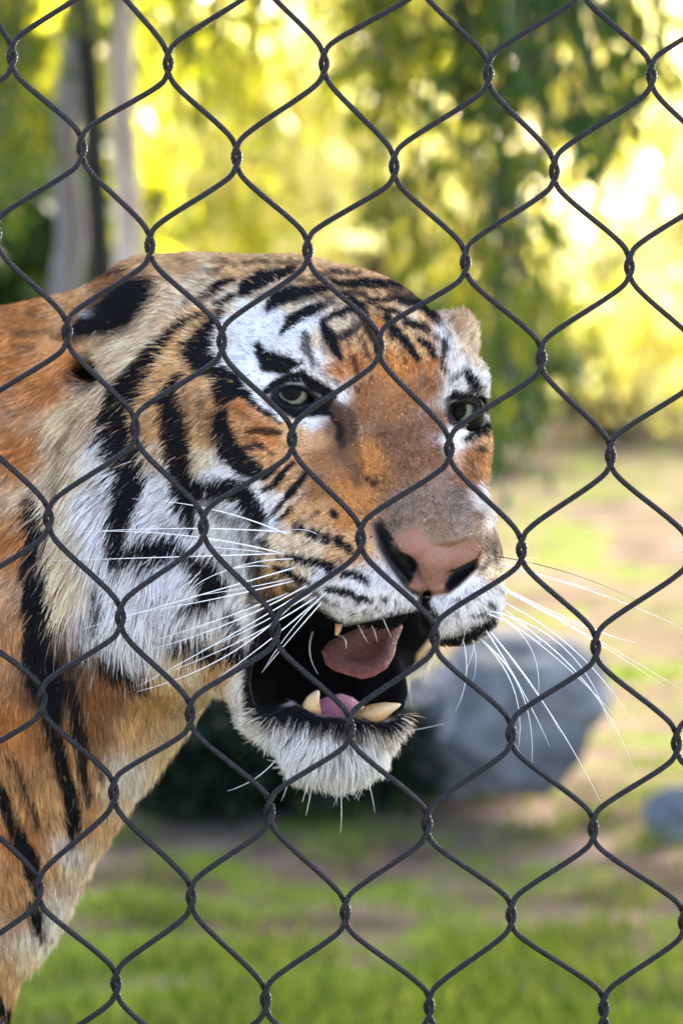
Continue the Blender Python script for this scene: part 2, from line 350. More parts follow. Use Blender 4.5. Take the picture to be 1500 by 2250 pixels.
class Field:
    def __init__(s, gx, gy, gz):
        s.g = (gx, gy, gz)
        s.d = np.full((len(gx), len(gy), len(gz)), 400., np.float32)
    def sub(s, lo, hi):
        sl = []
        for k in range(3):
            a = np.searchsorted(s.g[k], lo[k]); b = np.searchsorted(s.g[k], hi[k])
            sl.append(slice(max(0, a-1), min(len(s.g[k]), b+1)))
        return tuple(sl)
    def pts(s, sl):
        return (s.g[0][sl[0]][:, None, None], s.g[1][sl[1]][None, :, None], s.g[2][sl[2]][None, None, :])
    def put(s, sl, d, k, mode='add'):
        a = s.d[sl]
        if mode == 'add':
            h = np.clip(k - np.abs(a-d), 0, None)
            s.d[sl] = np.minimum(a, d) - h*h/(4*k)
        else:
            h = np.clip(k - np.abs(a+d), 0, None)
            s.d[sl] = np.maximum(a, -d) + h*h/(4*k)
    def ell(s, c, r, B=None, k=40, mode='add'):
        """ellipsoid, centre c (plate units), radii r along the rows of B"""
        c = np.asarray(c, float); r = np.asarray(r, float)
        B = np.eye(3) if B is None else B
        ext = np.sqrt(((B*r[:, None])**2).sum(0)) + k*1.2 + 8
        sl = s.sub(c-ext, c+ext)
        X, Y, Z = s.pts(sl)
        x, y, z = X-c[0], Y-c[1], Z-c[2]
        k0 = 0; k1 = 0
        for i in range(3):
            q = B[i, 0]*x + B[i, 1]*y + B[i, 2]*z
            k0 = k0 + (q/r[i])**2; k1 = k1 + (q/r[i]**2)**2
        k0 = np.sqrt(k0); k1 = np.sqrt(k1) + 1e-9
        s.put(sl, (k0*(k0-1)/k1).astype(np.float32), k, mode)
    def cone(s, a, b, ra, rb, k=40, mode='add'):
        """tapered capsule"""
        a = np.asarray(a, float); b = np.asarray(b, float); m = max(ra, rb) + k*1.2 + 8
        sl = s.sub(np.minimum(a, b)-m, np.maximum(a, b)+m)
        X, Y, Z = s.pts(sl); d = b-a; L2 = d.dot(d)
        t = np.clip(((X-a[0])*d[0] + (Y-a[1])*d[1] + (Z-a[2])*d[2])/L2, 0, 1)
        q = np.sqrt((X-a[0]-t*d[0])**2 + (Y-a[1]-t*d[1])**2 + (Z-a[2]-t*d[2])**2)
        s.put(sl, (q - (ra + (rb-ra)*t)).astype(np.float32), k, mode)
    def chain(s, pts, rs, k=20, mode='add'):
        for i in range(len(pts)-1): s.cone(pts[i], pts[i+1], rs[i], rs[i+1], k, mode)
    def prism(s, poly, z0, z1, k=10, mode='sub', rnd=0):
        """polygon (x,y) swept along z"""
        poly = np.asarray(poly, float); m = k*1.2+8+rnd
        sl = s.sub((poly[:, 0].min()-m, poly[:, 1].min()-m, z0-m), (poly[:, 0].max()+m, poly[:, 1].max()+m, z1+m))
        X, Y, Z = s.pts(sl)
        d2 = poly_sd(np.broadcast_to(X, (X.shape[0], Y.shape[1], 1)).ravel(), np.broadcast_to(Y, (X.shape[0], Y.shape[1], 1)).ravel(), poly)
        d2 = d2.reshape(X.shape[0], Y.shape[1], 1)
        dz = np.maximum(z0-Z, Z-z1)
        d = np.minimum(np.maximum(d2, dz), 0) + np.sqrt(np.maximum(d2, 0)**2 + np.maximum(dz, 0)**2) - rnd
        s.put(sl, d.astype(np.float32), k, mode)

def poly_sd(px, py, poly):
    """signed distance to a closed polygon, negative inside"""
    d = np.full(px.shape, 1e18); ins = np.zeros(px.shape, bool)
    n = len(poly)
    for i in range(n):
        ax, ay = poly[i]; bx, by = poly[(i+1) % n]
        ex, ey = bx-ax, by-ay; wx, wy = px-ax, py-ay
        t = np.clip((wx*ex+wy*ey)/(ex*ex+ey*ey+1e-12), 0, 1)
        d = np.minimum(d, (wx-ex*t)**2 + (wy-ey*t)**2)
        c = ((ay > py) != (by > py))
        with np.errstate(divide='ignore', invalid='ignore'):
            xi = ax + (py-ay)/(by-ay if by != ay else 1e-12)*ex
        ins ^= c & (px < xi)
    d = np.sqrt(d)
    return np.where(ins, -d, d)

def surface_nets(F):
    D = F.d; gx, gy, gz = F.g
    nx, ny, nz = D.shape
    S = D < 0
    cs = np.zeros((nx-1, ny-1, nz-1), np.int8)
    for a in (0, 1):
        for b in (0, 1):
            for c in (0, 1):
                cs += S[a:nx-1+a, b:ny-1+b, c:nz-1+c]
    act = (cs > 0) & (cs < 8)
    idx = np.full(act.shape, -1, np.int32)
    I = np.argwhere(act); n = len(I); idx[act] = np.arange(n)
    acc = np.zeros((n, 3)); cnt = np.zeros(n)
    g = (gx.astype(float), gy.astype(float), gz.astype(float))
    corners = [(a, b, c) for a in (0, 1) for b in (0, 1) for c in (0, 1)]
    for p in corners:
        for ax in range(3):
            if p[ax]: continue
            q = list(p); q[ax] = 1
            i0 = I+np.array(p); i1 = I+np.array(q)
            d0 = D[i0[:, 0], i0[:, 1], i0[:, 2]]; d1 = D[i1[:, 0], i1[:, 1], i1[:, 2]]
            m = (d0 < 0) != (d1 < 0)
            t = d0[m]/(d0[m]-d1[m])
            P = np.stack([g[k][i0[m, k]] for k in range(3)], 1)
            P[:, ax] += t*(g[ax][i1[m, ax]]-g[ax][i0[m, ax]])
            acc[m] += P; cnt[m] += 1
    V = acc/cnt[:, None]
    quads = []
    for ax in range(3):
        o = [k for k in range(3) if k != ax]
        sl0 = [slice(None)]*3; sl1 = [slice(None)]*3
        sl0[ax] = slice(0, -1); sl1[ax] = slice(1, None)
        A = S[tuple(sl0)]; B = S[tuple(sl1)]
        E = np.argwhere(A != B)
        ok = np.ones(len(E), bool)
        for k in o: ok &= (E[:, k] > 0) & (E[:, k] < D.shape[k]-1)
        E = E[ok]
        q = []
        for da, db in ((0, 0), (1, 0), (1, 1), (0, 1)):
            e = E.copy(); e[:, o[0]] -= da; e[:, o[1]] -= db
            q.append(idx[e[:, 0], e[:, 1], e[:, 2]])
        q = np.stack(q, 1)
        inside_first = S[E[:, 0], E[:, 1], E[:, 2]]
        flip = inside_first if ax != 1 else ~inside_first
        q[flip] = q[flip][:, ::-1]
        quads.append(q)
    return V, np.concatenate(quads)

def vert_normals(V, Q):
    n = np.cross(V[Q[:, 2]]-V[Q[:, 0]], V[Q[:, 3]]-V[Q[:, 1]])
    N = np.zeros_like(V)
    for k in range(4):
        for c in range(3): N[:, c] += np.bincount(Q[:, k], n[:, c], len(V))
    return -N/(np.linalg.norm(N, axis=1, keepdims=True)+1e-12)   # plate space is left-handed

def relax(V, Q, n, w=.5):
    """Laplacian smoothing over quad edges"""
    for _ in range(n):
        s = np.zeros_like(V); c = np.zeros(len(V))
        for a, b in ((0, 1), (1, 2), (2, 3), (3, 0)):
            for i, j in ((a, b), (b, a)):
                for k in range(3): s[:, k] += np.bincount(Q[:, i], V[Q[:, j], k], len(V))
                c += np.bincount(Q[:, i], minlength=len(V))
        V = V*(1-w) + w*s/np.maximum(c, 1)[:, None]
    return V

NEAR_EYE = [(598,865),(606,857),(620,850),(640,846),(660,849),(676,857),(690,868),(702,876),(712,884),(690,888),(676,890),(660,893),(645,894),(630,890),(615,880)]
FAR_EYE = [(986,893),(992,888),(1003,885),(1020,884),(1034,882),(1044,890),(1048,897),(1040,908),(1028,918),(1015,926),(1005,928),(995,922),(988,910)]
MOUTH = [(560,1440),(575,1410),(610,1360),(650,1340),(700,1340),(760,1370),(850,1350),(925,1330),(965,1350),(955,1395),(925,1432),(908,1450),(900,1500),(893,1545),(872,1578),(830,1586),(780,1580),(740,1578),(700,1573),(670,1565),(640,1545),(610,1560),(585,1570),(560,1550),(550,1500)]

NEAR_BALL = np.array([642., 866., 72.])
FAR_BALL = np.array([1005., 904., -92.])
def front_z(F, x, y):
    i = min(np.searchsorted(F.g[0], x), len(F.g[0])-1); j = min(np.searchsorted(F.g[1], y), len(F.g[1])-1)
    c = np.nonzero(F.d[i, j] < 0)[0]
    return float(F.g[2][c[-1]]) if len(c) else 0.

def tiger_field(scale=1.0):
    s = scale
    gx = axis_coords([(-4300,-1000,60*s),(-1000,-150,26*s),(-150,60,11*s),(60,540,8*s),(540,1130,5*s),(1130,1180,12*s)])
    gy = axis_coords([(440,540,14*s),(540,800,7*s),(800,1330,5*s),(1330,1640,5.5*s),(1640,1760,9*s),(1760,2350,14*s),(2350,4120,40*s)])
    gz = axis_coords([(-2100,-900,55*s),(-900,-460,16*s),(-460,-150,9*s),(-150,470,5.5*s),(470,500,10*s)])
    F = Field(gx, gy, gz)
    both = (-1, 1)
    # ---- trunk, neck, shoulders, legs (plate units)
    F.ell((-300,1500,-620), (560,820,330), k=120)             # chest and shoulders
    F.ell((-1700,1420,-760), (1500,640,400), k=160)           # barrel
    F.ell((-3300,1350,-800), (640,640,370), k=200)            # haunches
    F.cone((-120,1180,-660), (330,930,-470), 470, 330, k=160) # neck
    F.cone((-80,1500,-380), (170,1330,-260), 400, 250, k=120) # throat and breast
    F.ell((-20,1640,-330), (210,420,170), k=100)              # near shoulder point
    F.cone((-110,1900,-330), (-210,2620,-420), 175, 125, k=90)  # near foreleg
    F.cone((-210,2620,-420), (-180,3720,-420), 125, 100, k=60)
    F.ell((-120,3860,-380), (150,120,130), k=50)                # forepaw
    F.cone((-200,2000,-820), (-330,2700,-860), 190, 125, k=90)
    F.cone((-330,2700,-860), (-360,3740,-880), 125, 100, k=60)
    F.ell((-310,3900,-850), (150,120,130), k=50)
    for z, dx in ((-520,0), (-1050,260)):                      # hind legs, hock bent back
        F.cone((-3350+dx,1700,z), (-3120+dx,2480,z), 360, 190, k=120)
        F.cone((-3120+dx,2480,z), (-3560+dx,3130,z-20), 180, 100, k=60)
        F.cone((-3560+dx,3130,z-20), (-3430+dx,3840,z-10), 95, 90, k=50)
        F.ell((-3340+dx,3920,z), (170,110,130), k=50)
    F.chain([(-3850,1150,-800),(-4050,1500,-800),(-4120,2100,-790),(-4180,2700,-780)], [130,90,75,65], k=60)
    F.cone((390,1300,-330), (-5,2000,-330), 190, 80, k=90)     # dewlap down to the breast
    F.cone((60,1790,-330), (-135,2330,-350), 92, 95, k=60)
    # ---- skull
    F.ell(H(0,-225,5), (255,290,225), HB, k=60)
    F.ell(H(0,-40,60), (225,140,135), HB, k=70)
    F.ell((455,800,-330), (320,222,260), k=70)                 # nape
    F.ell((400,930,-190), (250,290,230), k=70)                 # near temple and jowl
    F.cone((330,650,-420), (640,640,-200), 78, 78, k=60)
    F.ell(H(-250,-120,-130), (130,230,175), HB, k=80)          # cheeks
    F.ell(H(222,-120,-120), (108,190,165), HB, k=80)
    for m in both:
        F.cone(H(m*55,55,55), H(m*215,-20,62), 62, 46, k=45)   # brow
    F.ell((300,1200,-170), (200,290,215), k=80)                # near ruff
    F.ell((390,1330,-120), (165,170,190), k=80)
    F.ell((520,1240,-20), (130,190,120), k=80)                 # slack of the cheek
    F.ell((575,1090,40), (120,130,130), k=90)                  # cheek to muzzle
    F.ell((650,1210,150), (115,130,140), k=90)
    F.ell(H(275,-330,-200), (90,170,230), HB, k=90)            # far ruff
    # ---- ears, laid back
    F.chain([(350,672,-150),(275,688,-112),(195,720,-88),(118,741,-84)], [66,50,34,8], k=16)
    F.ell((205,815,-150), (44,30,150), k=24, mode='sub')
    F.ell((960,732,-330), (62,48,75), k=45)
    F.ell((998,772,-350), (42,72,60), k=40)
    # ---- muzzle
    for m in both:
        F.cone(H(m*42,40,5), H(m*45,425,-155), 78, 66, k=40)   # broad flat bridge
        F.cone(H(m*150,40,-130), H(m*118,300,-250), 110 if m<0 else 92, 110, k=70)   # side of the muzzle
    F.ell(H(-140,325,-300), (118,175,108), HB, k=40)           # whisker pads
    F.ell(H(122,345,-315), (100,150,112), HB, k=40)
    F.ell(H(-78,400,-322), (72,95,82), HB, k=30)
    F.ell(H(70,410,-322), (72,85,85), HB, k=30)
    F.ell(H(0,432,-200), (98,55,50), HB, k=25)
    # ---- lower jaw, dropped open
    jaw_n = [(480,1330,-60),(614,1533,0),(690,1608,30)]
    jaw_f = [(800,1350,-330),(836,1525,-140),(805,1600,-30)]
    F.chain(jaw_n, [128,80,78], k=50)
    F.chain(jaw_f, [98,50,62], k=50)
    F.ell((738,1626,20), (106,80,94), k=40)                    # chin
    F.ell((706,1445,-320), (174,180,145), k=50) 
    F.ell((888,1372,-255), (72,85,70), k=30)                # gullet behind the mouth
    F.prism(MOUTH, -150, 330, k=14)                            # mouth opening
    # ---- lip rims
    F.chain([(560,1560,40),(600,1575,60),(640,1560,85),(668,1578,100),(700,1588,108),(745,1592,112),(800,1598,108),(850,1600,90),(880,1580,60)], [14,15,15,13,12,12,12,13,12], k=16)
    # ---- nose leather, nostrils, philtrum
    z = lambda x, y: front_z(F, x, y)
    F.chain([(x, y, z(x, y)-16+o) for x, y, o in ((885,1196,4),(915,1196,4),(950,1222,0),(1000,1222,0),(1036,1206,2))], [24,27,26,22,20], k=14)
    F.cone((950,1225,z(950,1225)-22), (942,1290,z(942,1290)-8), 34, 26, k=16)
    F.chain([(x, y, z(x, y)-12) for x, y in ((818,1158),(846,1205),(880,1250),(908,1290))], [14,18,20,12], k=14)   # nostril wing
    F.chain([(x, y, z(x, y)-4) for x, y in ((838,1160),(862,1206),(890,1232),(905,1262))], [8,15,19,15], k=8, mode='sub')
    F.chain([(x, y, z(x, y)-6) for x, y in ((982,1276),(1008,1252),(1038,1238))], [13,16,11], k=8, mode='sub')
    F.chain([(x, y, z(x, y)+2) for x, y in ((938,1305),(934,1335),(938,1370))], [9,14,16], k=14, mode='sub')
    # ---- eyes
    for poly, c, r, lid in ((NEAR_EYE, NEAR_BALL, 62, 9), (FAR_EYE, FAR_BALL, 60, 8)):
        zs = [z(px, py) for px, py in poly]
        F.prism([(c[0]+(px-c[0])*.98, c[1]+(py-c[1])*.98) for px, py in poly], c[2]-40, c[2]+200, k=6)
        F.ell((c[0], c[1], c[2]), (r+3,)*3, k=4, mode='sub')
        F.chain([(px, py-3, max(min(zz, c[2]+r+4), c[2]+36)) for (px, py), zz in zip(poly[:9], zs)], [lid]*9, k=8)
        F.chain([(px, py+3, max(min(zz, c[2]+r-2), c[2]+30)) for (px, py), zz in zip(poly[8:]+poly[:1], zs[8:]+zs[:1])], [lid*.8]*20, k=8)
    return F
# ---- TIGER-GEO-END
# ---- COAT-BEGIN
OR=(.45,.178,.048); ORT=(.50,.255,.10); TAN=(.60,.335,.14); CRM=(.74,.55,.345); WHT=(.79,.752,.725)
BRO=(.25,.108,.038); BRN=(.165,.076,.036); GRY=(.195,.132,.092); BLK=(.006,.006,.0075); DBR=(.075,.042,.024)
PNK=(.275,.137,.100); LTW=(.76,.66,.55)
BASE = [
 (500,590,TAN),(560,600,TAN),(640,585,TAN),(700,620,TAN),(780,612,TAN),(860,640,TAN),(905,690,CRM),(940,700,TAN),(400,585,TAN),(440,620,CRM),
 (420,640,CRM),(370,640,CRM),(300,740,CRM),(260,800,CRM),(330,760,CRM),(380,760,TAN),(440,700,TAN),(430,820,TAN),(350,830,TAN),(330,900,TAN),
 (290,800,CRM),(240,770,CRM),(420,880,TAN),(440,950,TAN),(430,1020,CRM),(345,1000,CRM),(340,1060,WHT),(455,900,ORT),(330,950,TAN),
 (540,680,WHT),(600,690,WHT),(640,730,WHT),(560,740,WHT),(520,720,WHT),(690,790,WHT),(600,830,WHT),(640,818,WHT),(740,868,WHT),(712,842,WHT),(530,790,WHT),
 (500,745,LTW),(505,670,CRM),(560,650,CRM),(640,670,CRM),(545,820,WHT),(690,750,CRM),(668,715,WHT),(580,715,WHT),
 (735,760,ORT),(780,800,OR),(820,660,TAN),(828,720,OR),(850,800,OR),(900,800,OR),(950,800,OR),(740,820,OR),(790,740,TAN),(760,710,CRM),(900,870,BRO),(800,860,BRO),(945,850,BRO),(870,740,TAN),(930,760,TAN),
 (790,900,BRO),(850,900,BRO),(900,950,BRN),(850,960,BRN),(805,1000,OR),(812,1040,OR),(850,1060,BRO),(900,1020,BRN),(950,1000,BRN),(880,1100,GRY),(950,1100,GRY),(1000,1100,GRY),(960,1160,GRY),(870,1150,GRY),(770,1040,BRO),(960,930,BRN),
 (530,890,OR),(560,950,OR),(600,960,OR),(640,1000,ORT),(700,1010,BRO),(620,1060,ORT),(700,1080,BRO),(760,1080,OR),(640,1130,ORT),(700,1120,ORT),(760,1140,OR),(790,1100,OR),(640,950,TAN),(580,1010,ORT),(520,935,ORT),
 (685,926,WHT),(660,922,LTW),(700,960,ORT),(722,945,BRN),(660,958,TAN),(740,990,BRN),(630,935,TAN),
 (640,1195,CRM),(690,1210,CRM),(735,1220,TAN),(780,1205,TAN),(780,1285,WHT),(830,1290,WHT),(700,1270,WHT),(860,1330,WHT),(760,1322,WHT),(660,1255,CRM),(590,1150,WHT),(605,1100,LTW),(560,1112,WHT),(810,1330,WHT),(610,1200,CRM),(590,1260,TAN),(620,1290,TAN),(590,1310,DBR),(612,1318,DBR),(575,1290,BRO),(540,1300,WHT),
 (520,1050,WHT),(465,1050,WHT),(500,1180,WHT),(540,1250,WHT),(430,1190,WHT),(350,1100,WHT),(480,1330,WHT),(540,1345,WHT),(400,1380,WHT),(350,1300,WHT),(280,1010,WHT),(225,990,WHT),
 (170,960,CRM),(150,930,CRM),(150,1050,CRM),(200,1100,WHT),(220,1200,WHT),(120,1200,CRM),(135,1290,CRM),(230,1350,WHT),(300,1400,WHT),(420,1440,CRM),(480,1470,TAN),(110,1100,CRM),(210,900,CRM),(240,870,CRM),
 (60,700,OR),(0,800,OR),(100,860,OR),(50,1000,OR),(30,1200,OR),(20,1400,ORT),(150,645,ORT),(250,610,BRO),(150,800,OR),(330,585,TAN),(-200,900,OR),(-200,1400,OR),(-1000,1000,OR),(-3000,1000,OR),(-1000,1500,OR),(-3000,1500,OR),
 (110,1520,DBR),(140,1440,DBR),(230,1510,BRO),(350,1530,TAN),(430,1530,CRM),(300,1600,TAN),(345,1650,CRM),(195,1590,BRO),(30,1600,OR),(60,1690,ORT),(115,1760,TAN),(205,1765,ORT),(240,1740,CRM),(272,1700,LTW),(190,1700,ORT),(150,1650,ORT),(165,1815,TAN),(100,1620,BRO),(60,1850,OR),(110,1900,TAN),(60,1990,ORT),
 (100,1800,ORT),(145,1865,LTW),(30,1950,ORT),(95,2040,LTW),(118,2000,LTW),(20,2150,TAN),(70,2120,CRM),(-150,1800,OR),(-100,2300,OR),(0,3000,OR),(-1500,2000,CRM),(-3000,2100,CRM),(-300,2300,LTW),(0,3900,CRM),(-3300,3900,CRM),(-3300,2600,OR),
 (995,715,TAN),(1020,760,CRM),(1040,770,CRM),(975,725,WHT),(990,765,WHT),(1005,810,WHT),(1020,845,WHT),(1000,865,WHT),(1070,875,WHT),(1062,930,LTW),(1000,955,WHT),(1075,960,TAN),(1070,1030,ORT),(1040,1000,BRO),(1062,1090,WHT),(1082,1130,LTW),(1050,1140,GRY),(1078,1195,GRY),(1080,1255,CRM),(1030,1290,WHT),(1072,1315,WHT),(980,1335,WHT),(1015,1370,WHT),(1030,1050,BRO),
 (600,1630,WHT),(560,1590,LTW),(700,1680,WHT),(800,1680,WHT),(865,1620,LTW),(740,1640,WHT),(540,1500,LTW),(925,1435,CRM),(900,1540,CRM),(660,1600,WHT)]
